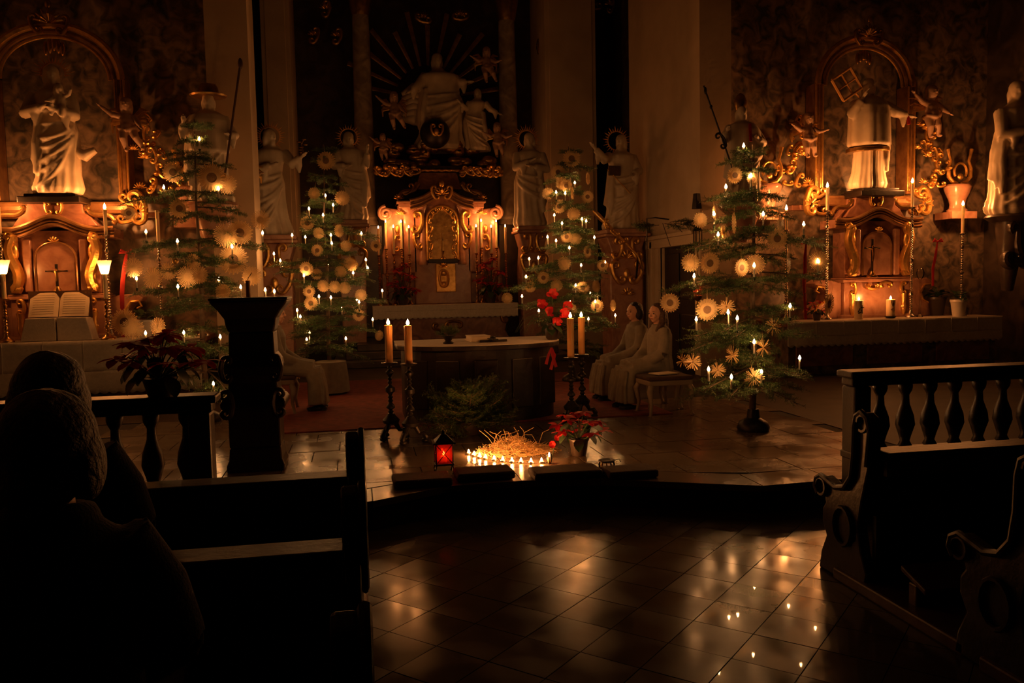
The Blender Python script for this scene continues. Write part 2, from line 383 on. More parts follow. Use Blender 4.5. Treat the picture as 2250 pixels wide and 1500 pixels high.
def stick(base, height, label, mat='silver', rb=.085, group=None, twist=True, plate=.05, cat='candlestick', legs=0):
    """turned candlestick from base up, with drip plate on top"""
    b = Vector(base); t = thing('candlestick', b, label, cat, group); c = tuple(b); h = height
    if legs:
        for k in range(legs):
            a = PI / 2 + 2 * PI * k / legs + .4
            d = (math.cos(a), math.sin(a)); f = MB()
            f.tube([(c[0] + d[0] * q * rb, c[1] + d[1] * q * rb, c[2] + z) for q, z in ((1.25, .02), (1.35, .05), (1.1, .09), (.75, .085), (.45, .14), (.2, .2))], [.02, .026, .022, .018, .024, .03], 8)
            f.ell((c[0] + d[0] * rb * 1.25, c[1] + d[1] * rb * 1.25, c[2] + .022), (.035, .035, .022))
            f.build('foot', mat, t)
        MB().lathe([(.02, .13), (.07, .15), (.08, .18), (.05, .21), (.03, .24)], 20, c).build('base', mat, t); z0 = .24
    else:
        MB().lathe([(rb, 0), (rb, .015), (rb * .92, .025), (rb * .6, .04), (rb * .35, .07), (rb * .28, .10)], 20, c).build('base', mat, t); z0 = .10
    n = max(6, int((h - z0) / .035)); prof = []
    for i in range(n * 2 + 1):
        q = i / (n * 2); z = z0 + (h - .03 - z0) * q
        r = (.014 + .010 * (i % 2)) * (1.15 - .3 * q)
        for kz, kr in ((.15, .03), (.5, .034), (.85, .028)):
            if abs(q - kz) < .5 / n: r = kr * (1.3 if legs else 1)
        prof.append((r, z))
    MB().lathe(prof, 12, c).build('stem', mat, t)
    MB().lathe([(.012, h - .032), (plate * .8, h - .016), (plate, h - .004), (plate * .96, h), (plate * .5, h - .004), (.006, h - .004)], 20, c).build('drip_plate', mat, t)
    return t
# ------------------------------------------------------------------ carved figures
def lerp(a, b, t): return a + (b - a) * t
def interp(tab, z):
    for (a, b), (c, d) in zip(tab, tab[1:]):
        if a <= z <= c: return b + (d - b) * (z - a) / (c - a)
    return tab[-1][1] if z > tab[-1][0] else tab[0][1]
def head(m, c, s, turn=0, nod=0, beard=False, hair=1.0, female=False):
    """c: centre of the head, s: half height of the head; looks to -y, turned by 'turn'"""
    R = Matrix.Rotation(turn, 3, 'Z') @ Matrix.Rotation(nod, 3, 'X'); c = Vector(c)
    def e(p, r, n=12, k=8): m.ell(c + R @ (Vector(p) * s), Vector(r) * s, n, k, R)
    e((0, .02, .05), (.74, .86, .95), 16, 10)
    e((0, -.28, -.42), (.50, .52, .50)); e((0, -.50, -.78), (.22, .20, .16))
    e((0, -.88, -.12), (.13, .20, .16), 8, 6); e((0, -.80, .08), (.09, .14, .25), 8, 6)
    e((0, -.72, .22), (.50, .14, .09)); e((0, -.74, -.50), (.24, .10, .10), 8, 6)
    for q in (-1, 1):
        e((q * .74, .05, -.08), (.08, .16, .24), 8, 6); e((q * .36, -.62, -.22), (.2, .18, .22), 8, 6)
    if beard: e((0, -.62, -.85), (.40, .34, .55)); e((0, -.58, -1.25), (.24, .22, .40))
    if hair:
        e((0, .22, .25), (.86 * hair, .88 * hair, .88 * hair), 16, 10)
        for q in (-1, 1): e((q * .62, .30, -.45), (.34, .42, .75)); e((q * .55, .38, -1.0), (.30, .34, .55))
def hand(m, wrist, d, side, s=.09):
    """open hand: palm, four fingers of unequal length and a thumb off the side"""
    w = Vector(wrist); d = Vector(d).normalized(); k = d.cross(Vector((0, 0, 1)))
    k = k.normalized() if k.length > .1 else Vector((1, 0, 0)); nrm = k.cross(d)
    m.tube([w, w + d * s * .5, w + d * s], [s * .22, s * .34, s * .34], 8)
    for i, L in enumerate((.75, .9, .85, .65)):
        p = w + d * s * .85 + k * (i - 1.5) * s * .2
        m.tube([p, p + d * s * L * .5 + nrm * s * .05, p + d * s * L - nrm * s * .12], [s * .11, s * .10, s * .07], 6)
    p = w + d * s * .35 + k * side * s * .28
    m.tube([p, p + d * s * .3 + k * side * s * .25, p + d * s * .6 + k * side * s * .28], [s * .13, s * .11, s * .08], 6)
def figure(hh, seed, arms, lean=.03, twist=.6, nfold=9, swags=6, turn=0, nod=.12, beard=False, hairs=1.0, wide=1.0, cape=False, hood=False, chas=False, kid=False, short=None, mat='ivory', vox=.0095):
    rnd = random.Random(seed); m = MB()
    W_ = [(0, .175), (.04, .19), (.15, .160), (.32, .150), (.48, .150), (.58, .122), (.66, .128), (.74, .142), (.79, .128), (.82, .07), (.86, .042)]
    ph = [rnd.uniform(0, 6.28) for _ in range(4)]
    off = lambda z: (lean * math.sin(PI * min(z, .85) * 1.15), -.02 * math.sin(PI * z))
    def fold(t, z):
        a = interp([(0, .13), (.3, .12), (.5, .07), (.62, .03), (.74, .03), (.9, 0)], z)
        q = abs(math.sin(nfold * .5 * t + ph[0] + twist * 2 * z + .8 * math.sin(2 * t + ph[2]))) ** .6; return 1 + a * (.8 - 1.5 * q) * (.7 + .5 * math.sin(3 * t + ph[1])) + a * .35 * math.sin(nfold * 1.7 * t + ph[1] - twist * 3 * z)
    prof = []
    for i in range(40): z = .86 * i / 39; prof.append((interp(W_, z) * (1 + (wide - 1) * (1 if z < .78 else 0)), z))
    m.lathe(prof, 56, (0, 0, 0), 1, .78, fold, 0, off)
    def surf(t, z, k=1.0):
        o = off(z); r = interp(W_, z) * wide * k; return (o[0] + r * math.cos(t), o[1] + r * .78 * math.sin(t), z)
    sg = 1 if seed % 2 else -1
    for k in range(min(swags, 6)):          # mantle folds running diagonally over the front
        z0 = .60 - .045 * k + rnd.uniform(-.02, .02); z1 = z0 - .06 - .05 * k + rnd.uniform(-.04, .02); P = []; R = []
        for i in range(12):
            q = i / 11; t = -PI / 2 + sg * lerp(1.35 - .12 * k, -1.35 + .1 * k, q); z = lerp(z0, z1, q) - (.03 + .02 * (k % 3)) * math.sin(PI * q)
            P.append(surf(t, max(z, .05), 1.02)); R.append(.006 + (.009 + .005 * (k % 2)) * math.sin(PI * q))
        m.tube(P, R, 8)
    for k in range(3):              # hem of the mantle falling at one side
        t = -PI / 2 - sg * (1.0 + .22 * k)
        m.tube([surf(t, z, 1.1 + .05 * math.sin(z * 20 + k)) for z in (.62, .5, .38, .26, .15 + .05 * k)], [.02, .028, .034, .036, .02], 8)
    if cape or chas:                # stiff bell-shaped vestment over the shoulders
        zb = .38 if chas else .45
        m.lathe([(.165, zb), (.178, zb + .02), (.172, .55), (.168, .66), (.160, .74), (.13, .795), (.07, .83)], 40, (0, -.01, 0), 1.12, .86, lambda t, z: 1 + .05 * math.sin(7 * t + ph[2]) * (1 if z < .7 else .3), 0, off)
    o = off(.85); hs = .068
    m.tube([(o[0], o[1], .80), (o[0], o[1] - .005, .88)], [.05, .034], 10)
    head(m, (o[0], o[1] - .012, .925), hs, turn, nod, beard, hairs)
    for a in arms:                  # (shoulder side, elbow, hand)
        s, el, ha = a; sh = Vector((o[0] + s * .125, o[1], .765)); el = Vector(el); ha = Vector(ha)
        m.tube([sh, sh.lerp(el, .5) + Vector((0, 0, .005)), el, el.lerp(ha, .5), el.lerp(ha, .85)], [.056, .052, .050, .040, .034], 12)
        m.tube([el.lerp(ha, .75), ha], [.022, .018], 8); hand(m, ha, ha - el, s, .055)
        c = el.lerp(ha, .55)         # hanging sleeve
        m.tube([c, c + Vector((s * .01, 0, -.05)), c + Vector((s * .015, .01, -.12))], [.042, .036, .012], 8, .6)
    if kid:                          # a child sitting on one arm belongs to the same block of wood
        k = Vector((.085, -.12, .70)); m.ell(k, (.04, .035, .06)); head(m, k + Vector((0, -.01, .095)), .042, .5, 0, False, .95)
        m.tube([k + Vector((.02, 0, -.04)), k + Vector((.03, -.06, -.07)), k + Vector((.02, -.07, -.13))], [.028, .024, .016], 8)
        m.tube([k + Vector((-.02, 0, -.04)), k + Vector((-.03, -.06, -.06)), k + Vector((-.05, -.07, -.12))], [.028, .024, .016], 8)
        m.tube([k + Vector((.03, 0, .035)), k + Vector((.08, -.03, .05)), k + Vector((.10, -.05, .09))], [.018, .016, .012], 8)
        m.tube([k + Vector((-.03, 0, .035)), k + Vector((-.07, -.03, .0)), k + Vector((-.10, -.04, .0))], [.018, .016, .012], 8)
    m.v = [(x * hh, y * hh, z * hh) for x, y, z in m.v]
    return remesh(m, 'carved_figure', vox * hh, mat, 1)
def putto_mesh(hh, la, ra, ll, rl, seed=0, mat='flesh_paint', wings=True):
    m = MB(); m.ell((0, 0, .52), (.13, .11, .17)); m.ell((0, -.03, .43), (.125, .12, .12)); m.ell((0, .01, .62), (.12, .09, .09))
    head(m, (0, -.02, .86), .125, .2 * (1 if seed % 2 else -1), 0, False, 1.02); m.tube([(0, 0, .66), (0, -.01, .78)], .05)
    for s, a in ((-1, la), (1, ra)):
        sh = Vector((s * .12, 0, .64)); m.tube([sh, Vector(a[0]), Vector(a[1])], [.055, .05, .032], 10); hand(m, a[1], Vector(a[1]) - Vector(a[0]), s, .07)
    for s, a in ((-1, ll), (1, rl)):
        hp = Vector((s * .07, 0, .40)); m.tube([hp, Vector(a[0]), Vector(a[1])], [.09, .068, .04], 10); m.ell(Vector(a[1]) + Vector((0, -.03, -.01)), (.035, .065, .03))
    m.tube([(-.15, -.05, .42), (0, -.14, .37), (.15, -.05, .44), (.2, .02, .38)], [.03, .045, .04, .02], 8)
    m.v = [(x * hh, y * hh, z * hh) for x, y, z in m.v]
    return remesh(m, 'putto', .014 * hh, mat, 1)
def halo(parent, c, r, n=26, rin=.62, mat='gold_leaf', full=True, a0=0, a1=2 * PI, y=0.0):
    m = MB(); c = Vector(c)
    m.tube([(c.x + r * rin * math.cos(t), c.y, c.z + r * rin * math.sin(t)) for t in [a0 + (a1 - a0) * i / 40 for i in range(41)]], r * .035, 6)
    for i in range(n):
        t = a0 + (a1 - a0) * (i + .5) / n; L = r * (1.0 if i % 2 else .84)
        d = Vector((math.cos(t), 0, math.sin(t))); s_ = Vector((-math.sin(t), 0, math.cos(t))) * r * .045
        p = c + d * r * rin
        m.add([p - s_ + Vector((0, .006, 0)), p + s_ + Vector((0, .006, 0)), c + d * L, p - s_ - Vector((0, .006, 0)), p + s_ - Vector((0, .006, 0))], [(0, 1, 2), (4, 3, 2), (0, 2, 3), (1, 4, 2), (0, 3, 4, 1)])
    return m.build('halo', mat, parent)
def statue(base, me, label, rz=0, cat='statue', figname='figure'):
    t = thing('statue', base, label, cat); obj(figname, me, t, (0, 0, 0), (0, 0, rz)); return t
# ------------------------------------------------------------------ altar linen
def cloth(x0, x1, yf, yb, z, drop, label, lace=.12, scal=.07, side=.25):
    t = thing('altar_cloth', ((x0 + x1) / 2, yf, z), label, 'altar cloth')
    def sheet(za, zb, yo, wave, scallop, name):
        n = int((x1 - x0) / .0175); m = MB(); rows = 6; vs = []; fs = []
        for j in range(rows + 1):
            for i in range(n + 1):
                x = x0 + (x1 - x0) * i / n; q = j / rows
                zz = lerp(za, zb, q)
                if scallop and j == rows: zz -= scallop * abs(math.sin(PI * (x - x0) / .105)) * .4
                vs.append((x, yf - .006 - yo - wave * (q + .3) * (.5 + .5 * math.sin(x * 9.3 + 2 * math.sin(x * 3.1))), zz))
        for j in range(rows):
            for i in range(n): a = j * (n + 1) + i; fs.append((a, a + n + 1, a + n + 2, a + 1))
        m.add(vs, fs); o = m.build(name, 'white_cloth', t)
        sd = o.modifiers.new('th', 'SOLIDIFY'); sd.thickness = .003
        return o
    MB().b2(x0, x1, yf - .006, yb, z, z + .005).build('top_sheet', 'white_cloth', t, smooth=False)
    sheet(z + .004, z - drop + lace, 0, .012, 0, 'front_drop'); sheet(z - drop + lace + .01, z - drop, .006, .014, scal, 'lace_border')
    n = int((x1 - x0) / .42)
    for i in range(1, n): x = x0 + (x1 - x0) * i / n; MB().tube([(x, yf - .018, z + .004), (x, yf - .026, z - drop * .5), (x, yf - .028, z - drop + lace)], .004, 5).build('crease', 'white_cloth', t)
    return t
# ------------------------------------------------------------------ the two side altars
def rocaille(parent, c, w, h_, side, seed, name='rocaille'):
    rnd = random.Random(seed); n = max(3, int(h_ / .2))
    for k in range(n):
        m = MB(); z = c[2] + h_ * (k + .5) / n; ww = w * (1 - .5 * k / n); x = c[0] + side * ww * .15 * (1 if k % 2 else -1)
        cscroll(m, (x, c[1] - .03, z), h_ / n * .66, rnd.uniform(-.7, .7), side * (1 if k % 2 else -1), .15)
        for q in range(2): m.ell((x + rnd.uniform(-.35, .35) * ww, c[1] - .03, z + rnd.uniform(-.4, .4) * h_ / n), (h_ / n * .2, .07, h_ / n * .17), 10, 6)
        cscroll(m, (x + side * ww * .33, c[1], z + rnd.uniform(-.05, .05)), h_ / n * .48, rnd.uniform(-1.5, 1.5), -side, .17)
        if k % 2 == 0: shell(m, (x - side * ww * .25, c[1] - .02, z - .04), h_ / n * .42)
        m.build(name, 'gold', parent)
def side_altar(cx, zt, kz, which, drop, wl, wr):
    S = 'left' if which == 'L' else 'right'
    Z = lambda z: zt + (z - .955) * kz
    X = lambda x: cx + x
    # table
    t = thing('altar_table', (cx, 11.3, CZ), f'{"dark" if S=="right" else "shadowed"} stone altar table of the {S} side altar under its white cloth', 'altar')
    MB().b2(X(-wl), X(wr), 10.86, 11.98, CZ, zt - .07).build('body', 'wall_marble', t, smooth=False, bevel=.01)
    MB().b2(X(-wl - .04), X(wr + .04), 10.80, 11.98, zt - .07, zt).build('slab', 'red_marble', t, smooth=False, bevel=.012)
    for k in range(3):
        x = -wl + (wl + wr) * (k + .5) / 3; ww = (wl + wr) / 3 * .4
        MB().b2(X(x - ww), X(x + ww), 10.835, 10.86, CZ + .12, zt - .2).build('front_panel', 'red_marble', t, smooth=False, bevel=.015)
    cloth(X(-wl - .05), X(wr + .05), 10.79, 11.34, zt, drop, f'white lace-edged cloth hanging over the front of the {S} side altar', lace=.12 if drop < .5 else .25)
    # tabernacle
    t = thing('tabernacle', (cx, 11.5, zt), f'reddish marble tabernacle with gilded scroll pilasters on the {S} side altar', 'tabernacle')
    MB().b2(X(-.55), X(.55), 11.38, 11.72, zt, Z(1.5)).b2(X(-.62), X(.62), 11.34, 11.72, zt, zt + .06).build('plinth', 'pink_marble', t, smooth=False, bevel=.015)
    MB().b2(X(-.60), X(.60), 11.33, 11.72, Z(1.5), Z(1.545)).b2(X(-.57), X(.57), 11.35, 11.72, Z(1.545), Z(1.57)).build('ledge', 'pink_marble', t, smooth=False, bevel=.01)
    for s in (-1, 1):
        out = [(.55, zt), (1.02, zt), (1.05, zt + .1), (.98, zt + .2), (.84, Z(1.22)), (.80, Z(1.32)), (.88, Z(1.42)), (.97, Z(1.44)), (1.0, Z(1.5)), (.9, Z(1.55)), (.72, Z(1.54)), (.6, Z(1.5)), (.55, Z(1.5))]
        MB().prism([(X(s * x), z) for x, z in out], 11.45, 11.72).build('buttress', 'pink_marble', t, smooth=False, bevel=.015)
        m = MB(); m.tube([(X(s * x), 11.44, z) for x, z in ((1.0, zt + .08), (.95, zt + .2), (.82, Z(1.22)), (.78, Z(1.33)), (.85, Z(1.44)), (.95, Z(1.45)), (.98, Z(1.38)), (.92, Z(1.35)))], [.012, .018, .022, .024, .022, .02, .016, .01], 8)
        m.build('buttress_edge', 'gold', t)
        m = MB(); sscroll(m, (X(s * .46), 11.33, Z(1.62)), (X(s * .46), 11.33, Z(2.33)), .07 * s, .062, .35)
        m.ell((X(s * .47), 11.33, Z(2.12)), (.07, .05, .13)); m.ell((X(s * .44), 11.33, Z(1.8)), (.05, .04, .09)); cscroll(m, (X(s * .5), 11.35, Z(2.28)), .14, .3, s, .16)
        m.build('gilded_pilaster', 'gold', t)
        m = MB(); cscroll(m, (X(s * .43), 11.35, Z(1.4)), .12, 0, s, .16); m.tube([(X(s * .43), 11.35, z) for z in (Z(1.32), Z(1.2), Z(1.1), zt + .04)], [.05, .035, .045, .02], 10); m.ell((X(s * .43), 11.35, Z(1.12)), (.05, .03, .05))
        m.build('gilded_drop', 'gold', t)
        MB().b2(X(s * .33 - .05), X(s * .33 + .05), 11.37, 11.45, Z(1.6), Z(2.3)).build('pilaster', 'pink_marble', t, smooth=True, bevel=.02)
    MB().b2(X(-.52), X(.52), 11.42, 11.75, Z(1.57), Z(2.42)).build('body', 'red_marble', t, smooth=False, bevel=.01)
    arch = [(-.24, Z(1.6))] + [(.24 * math.cos(a), Z(2.05) + .2 * math.sin(a)) for a in [PI - PI * i / 12 for i in range(13)]] + [(.24, Z(1.6))]
    DOOR = MB().prism([(X(x), z) for x, z in arch], 11.395, 11.43).build('door', 'pink_marble', t, smooth=False, bevel=.012)
    m = MB(); m.tube([(X(x), 11.39, z) for x, z in arch], .014, 6); m.build('door_moulding', 'gilt_wood', DOOR)
    m = MB(); shell(m, (X(0), 11.36, Z(2.26)), .07, 5, .5, PI - .5)
    m.ell((X(0), 11.35, Z(2.31)), .018); m.build('cherub', 'gold', t)
    m = MB(); cscroll(m, (X(-.11), 11.33, Z(1.44)), .12, PI / 2, 1, .15); cscroll(m, (X(.11), 11.33, Z(1.44)), .12, PI / 2, -1, .15); shell(m, (X(0), 11.33, Z(1.40)), .08); m.build('gilded_garland', 'gold', t)
    og = lambda x: 2.42 + .18 * math.exp(-(x / .30) ** 2) + .05 * max(0, abs(x) - .5) * 2
    xs = [-.72 + 1.44 * i / 36 for i in range(37)]
    MB().prism([(X(x), Z(og(x))) for x in xs] + [(X(x), Z(og(x) - .13)) for x in xs[::-1]], 11.36, 11.78).build('cornice', 'red_marble', t, smooth=False, bevel=.008)
    for d, r, y in ((0, .028, 11.33), (-.055, .016, 11.345), (-.10, .022, 11.35)):
        MB().tube([(X(x), y, Z(og(x) + d)) for x in xs], r, 8).build('cornice_moulding', 'gilt_wood', t)
    MB().prism([(X(x), Z(z)) for x, z in ((-.5, 2.48), (-.42, 2.6), (-.34, 2.66), (-.32, 2.78), (.32, 2.78), (.34, 2.66), (.42, 2.6), (.5, 2.48))], 11.45, 11.8).build('attic', 'red_marble', t, smooth=False, bevel=.01)
    m = MB(); cscroll(m, (X(-.06), 11.43, Z(2.72)), .09, .2, 1, .16); cscroll(m, (X(.06), 11.43, Z(2.72)), .09, -.2, -1, .16); m.build('gilded_garland', 'gold', t)
    for s in (-1, 1):
        m = MB(); sscroll(m, (X(s * .36), 11.5, Z(2.74)), (X(s * .72), 11.45, Z(2.52)), -.10 * s, .03, .4); m.build('gilded_scroll', 'old_gold', t)
    # retable with arched niche
    t = thing('retable', (cx, 11.8, Z(2.6)), f'gilded arched retable frame with rocaille scrolls above the {S} side altar', 'retable')
    MB().b2(X(-.36), X(.36), 11.25, 11.8, Z(2.78), Z(2.86)).b2(X(-.30), X(.30), 11.3, 11.8, Z(2.86), Z(2.9)).build('pedestal', 'dark_wood', t, smooth=False, bevel=.01)
    MB().b2(X(-1.15), X(1.15), 11.84, 11.98, Z(2.62), Z(2.70)).build('shelf', 'red_marble', t, smooth=False, bevel=.01)
    for s in (-1, 1):
        m = MB()
        for z, r in ((2.70, .030), (2.755, .016), (2.80, .034)): m.tube([(X(s * .33), 11.72, Z(z)), (X(s * .8), 11.72, Z(z))], r, 8)
        m.b2(X(s * .33), X(s * .8), 11.70, 11.9, Z(2.68), Z(2.82)); m.build('beam', 'gilt_wood', t)
        MB().b2(X(s * .71), X(s * .85), 11.70, 11.98, Z(2.85), Z(4.52)).build('frame_leg', 'gilt_wood', t, smooth=False, bevel=.01)
        for q in (.725, .755, .805, .835): MB().tube([(X(s * q), 11.70, Z(2.9)), (X(s * q), 11.70, Z(4.5))], .014, 8).build('reeding', 'old_gold' if q in (.755, .805) else 'gold', t)
        m = MB(); cscroll(m, (X(s * .93), 11.62, Z(2.74)), .26, .15 * s, -s, .13); cscroll(m, (X(s * .86), 11.6, Z(2.86)), .15, 1.2 * s, s, .15); shell(m, (X(s * .96), 11.6, Z(2.70)), .13, 7, -.3, PI + .3)
        cscroll(m, (X(s * .82), 11.62, Z(2.62)), .16, 1.9 * s, s, .13); m.build('scroll_foot', 'gold', t)
        rocaille(t, (X(s * 1.2), 11.7, Z(2.95)), .55, .62 * kz, s, 3 if s > 0 else 8)
        rocaille(t, (X(s * 1.05), 11.75, Z(3.5)), .35, .55 * kz, s, 5 if s > 0 else 12)
        MB().lathe([(.16, 0), (.17, .03), (.13, .06), (.12, .12), (.14, .2), (.19, .30), (.21, .36), (.22, .40), (.20, .43)], 20, (X(s * 1.62), 11.72, Z(2.57)), 1, .8).b2(X(s * 1.62) - .22, X(s * 1.62) + .22, 11.55, 11.95, Z(2.46), Z(2.57)).build('cup_pedestal', 'pink_marble', t)
        m = MB()
        for q in (-1, 1): m.tube([(X(s * 1.62 + q * x), 11.68, Z(z)) for x, z in ((.03, 3.02), (.12, 3.04), (.19, 3.12), (.20, 3.25), (.16, 3.36), (.19, 3.46), (.21, 3.55))], [.02, .03, .032, .03, .024, .022, .03], 8)
        m.tube([(X(s * 1.62) + .11 * math.cos(a), 11.66, Z(3.2) + .13 * math.sin(a)) for a in [-.6 + (PI + 1.2) * i / 14 for i in range(15)]], .02, 8)
        m.ell((X(s * 1.62), 11.66, Z(3.12)), (.05, .03, .05)); m.build('lyre_ornament', 'gold', t)
    for d, r, y, mt in ((0, .05, 11.72, 'gold'), (-.09, .03, 11.74, 'gilt_wood'), (-.15, .022, 11.76, 'gold')):
        MB().tube([(X((.80 + d) * math.cos(a)), y, Z(4.5) + (.72 + d) * kz * math.sin(a)) for a in [PI * i / 36 for i in range(37)]], r, 8).build('arch_moulding', mt, t)
    m = MB(); shell(m, (X(0), 11.65, Z(5.22)), .17); cscroll(m, (X(-.15), 11.65, Z(5.2)), .15, .4, 1, .14); cscroll(m, (X(.15), 11.65, Z(5.2)), .15, -.4, -1, .14); m.ell((X(0), 11.63, Z(5.46)), (.04, .03, .06)); m.build('crest', 'old_gold', t)
    m = MB()
    for k in range(-2, 3): m.ell((X(.05 * k), 11.78, Z(4.98) - .03 * abs(k)), (.035, .03, .09))
    m.build('niche_shell', 'old_gold', t)
    return Z
cR = at(1905, 500, 11.65).x; zR = at(1980, 701, 10.8).z
cL = at(131, 500, 11.6).x; zL = at(100, 752, 10.8).z
ZR = side_altar(cR, zR, 1.0, 'R', .33, 1.75, at(2195, 700, 10.8).x - cR)
ZL = side_altar(cL, zL, .94, 'L', .62, 1.75, 1.75)
print('altars', cR, zR, cL, zL)
# ------------------------------------------------------------------ statues
def place(px, pf, ph, Y):
    b = at(px, pf, Y); return b, (at(px, ph, Y).z - b.z)
def rods(parent, name, pts, r, mat, knob=None, knobs=()):
    m = MB(); m.tube(pts, r, 8)
    for p, q in knobs: m.ell(p, q)
    return m.build(name, mat, parent)
b, h = place(130, 445, 163, 11.45)
b.z = ZL(2.905)
t = statue(b, figure(h, 11, [(-1, (-.19, -.05, .62), (-.01, -.17, .655)), (1, (.17, -.08, .60), (.07, -.18, .625))], lean=.035, turn=.35, kid=True, swags=8), 'ivory carved mother and child statue with ray crown in the left arched niche')
halo(t, (b.x + .0 * h, b.y + .05, b.z + .94 * h), .26, 17, .55, a0=-.15, a1=PI + .15)
m = MB(); m.tube([b + Vector((.15 * h, -.02, .33 * h)), b + Vector((.22 * h, -.04, .30 * h)), b + Vector((.30 * h, -.05, .345 * h))], [.07, .075, .04], 10); m.build('mantle_tip', 'ivory', t)
b, h = place(1905, 425, 182, 11.5)
b.z = ZR(2.905)
t = statue(b, figure(h, 4, [(-1, (-.20, -.06, .66), (-.13, -.12, .80)), (1, (.25, -.05, .69), (.36, -.07, .66))], lean=.0, turn=-.2, chas=True, swags=0, nfold=11, wide=.95, hairs=.95), 'ivory deacon statue raising a gilded gridiron in the right arched niche')
g = at(1861, 185, 11.33); q = .175; m = MB(); an = math.radians(33)
def gp(x, z): return (g.x + x * math.cos(an) - z * math.sin(an), g.y, g.z + x * math.sin(an) + z * math.cos(an))
for a in (-1, 1):
    m.tube([gp(a * q, -q), gp(a * q, q)], .022, 6); m.tube([gp(-q, a * q), gp(q, a * q)], .022, 6)
m.tube([gp(0, -q), gp(0, q)], .014, 6); m.tube([gp(-q, 0), gp(q, 0)], .014, 6); m.tube([gp(.3 * q, -q), gp(.45 * q, -1.75 * q)], .014, 6); m.build('gridiron', 'gold_leaf', t)
m = MB(); m.lathe([(.20, .33), (.205, .335), (.205, .36), (.20, .365)], 40, (b.x, b.y - .01, b.z), h * .95 / 1 * 1.02, h * .8); m.v = [(x, y, b.z + (z - b.z) * h) for x, y, z in m.v]; m.build('hem_band', 'old_gold', t)
m = MB(); m.tube([(b.x + .36 * h, b.y - .07 * h, b.z + .66 * h), (b.x + .37 * h, b.y - .07 * h, b.z + .58 * h)], [.02, .03], 8); m.build('maniple', 'red_cloth', t)
b, h = place(468, 446, 205, 10.95)
t = statue(b, figure(h, 7, [(-1, (-.22, -.08, .62), (-.20, -.16, .70)), (1, (.22, -.06, .60), (.19, -.16, .60))], lean=-.02, cape=True, swags=3, nod=.2, beard=True, hairs=.9, wide=1.1), 'ivory pilgrim statue with broad hat and long staff before the left pillar')
hz = b.z + .985 * h; MB().lathe([(.20, -.02), (.215, 0), (.12, .03), (.11, .09), (.09, .13), (.03, .145)], 28, (b.x, b.y + .02, hz), 1.05, .9).build('hat', 'old_gold', t)
p0, p1 = at(528, 140, 10.72), at(490, 415, 10.72); rods(t, 'staff', [p0, p1], .014, 'brown_wood', knobs=[(p0, (.03, .03, .07))])
b, h = place(1628, 447, 232, 10.95)
t = statue(b, figure(h, 9, [(-1, (-.22, -.08, .64), (-.24, -.18, .70)), (1, (.20, -.08, .60), (.10, -.18, .64))], lean=.02, cape=True, swags=4, nod=.1, beard=True, hairs=.9, wide=1.12), 'ivory bishop statue with crozier and mitre before the right pillar')
hz = b.z + .975 * h; m = MB(); m.lathe([(.075, -.03), (.085, .02), (.095, .09), (.06, .17), (.01, .21)], 20, (b.x, b.y + .01, hz), 1, .7); m.build('mitre', 'old_gold', t)
p0, p1 = at(1546, 188, 10.7), at(1622, 405, 10.7); dd = (p1 - p0).normalized()
rods(t, 'crozier', [p0, p1], .012, 'iron', knobs=[(p0 + dd * .07, (.02, .02, .05)), (p0 + dd * .3, (.02, .02, .03))])
m = MB(); cscroll(m, at(1583, 310, 10.7), .14, .5, -1, .1); m.build('crozier_loop', 'iron', t)
m = MB(); m.tube([b + Vector((.0, -.2 * h, .78 * h)), b + Vector((.0, -.22 * h, .6 * h))], .022, 6, .5); m.build('stole', 'red_cloth', t)
b, h = place(603, 518, 283, 13.6)
t = statue(b, figure(h, 21, [(-1, (-.12, -.1, .60), (.02, -.17, .64)), (1, (.20, -.10, .66), (.28, -.13, .72))], lean=-.03, turn=.8, beard=True, swags=9, twist=1.0), 'ivory bearded saint with rayed halo stretching an arm right, behind the lectern tree')
halo(t, b + Vector((-.01 * h, .09, .94 * h)), .25, 34, .6)
m = MB(); p = at(663, 345, 13.4); m.tube([p, p + Vector((.02, 0, .09)), p + Vector((.0, 0, .2)), p + Vector((.05, 0, .28))], [.01, .012, .01, .006], 6)
for k in range(7): m.ell(p + Vector((random.uniform(-.04, .07), 0, .03 + .04 * k)), (.035, .01, .014), 8, 6)
m.build('lily_stem', 'old_gold', t)
b, h = place(772, 485, 290, 15.7)
t = statue(b, figure(h, 24, [(-1, (-.16, -.08, .60), (-.04, -.16, .60)), (1, (.18, -.08, .62), (.20, -.16, .76))], lean=.03, turn=.3, swags=7), 'ivory saint in shadow with small halo, just left of the high altar')
halo(t, b + Vector((0, .1, .95 * h)), .26, 26, .6)
b, h = place(1166, 498, 292, 15.7)
t = statue(b, figure(h, 26, [(-1, (-.17, -.10, .62), (-.02, -.17, .68)), (1, (.16, -.10, .60), (.0, -.17, .62))], lean=-.03, turn=-.3, nod=.25, swags=4, nfold=8), 'ivory cloaked saint with golden ray halo, just right of the high altar')
halo(t, b + Vector((-.02, .1, .945 * h)), .29, 36, .55)
b, h = place(1364, 505, 296, 13.6)
t = statue(b, figure(h, 29, [(-1, (-.20, -.10, .72), (-.32, -.14, .84)), (1, (.17, -.10, .60), (.08, -.19, .56))], lean=.03, turn=-.7, beard=True, swags=8, twist=.9, wide=1.1), 'ivory bearded saint with halo pointing left, against the lit right pillar wall')
halo(t, b + Vector((-.03, .08, .945 * h)), .26, 28, .6)
MB().box(at(1350, 375, 13.32), (.22, .05, .16), .2).build('book', 'brown_wood', t, bevel=.01)
rods(t, 'long_cross', [at(1335, 372, 13.3), at(1385, 425, 13.3)], .012, 'old_gold')
b, h = place(2226, 472, 178, 10.7)
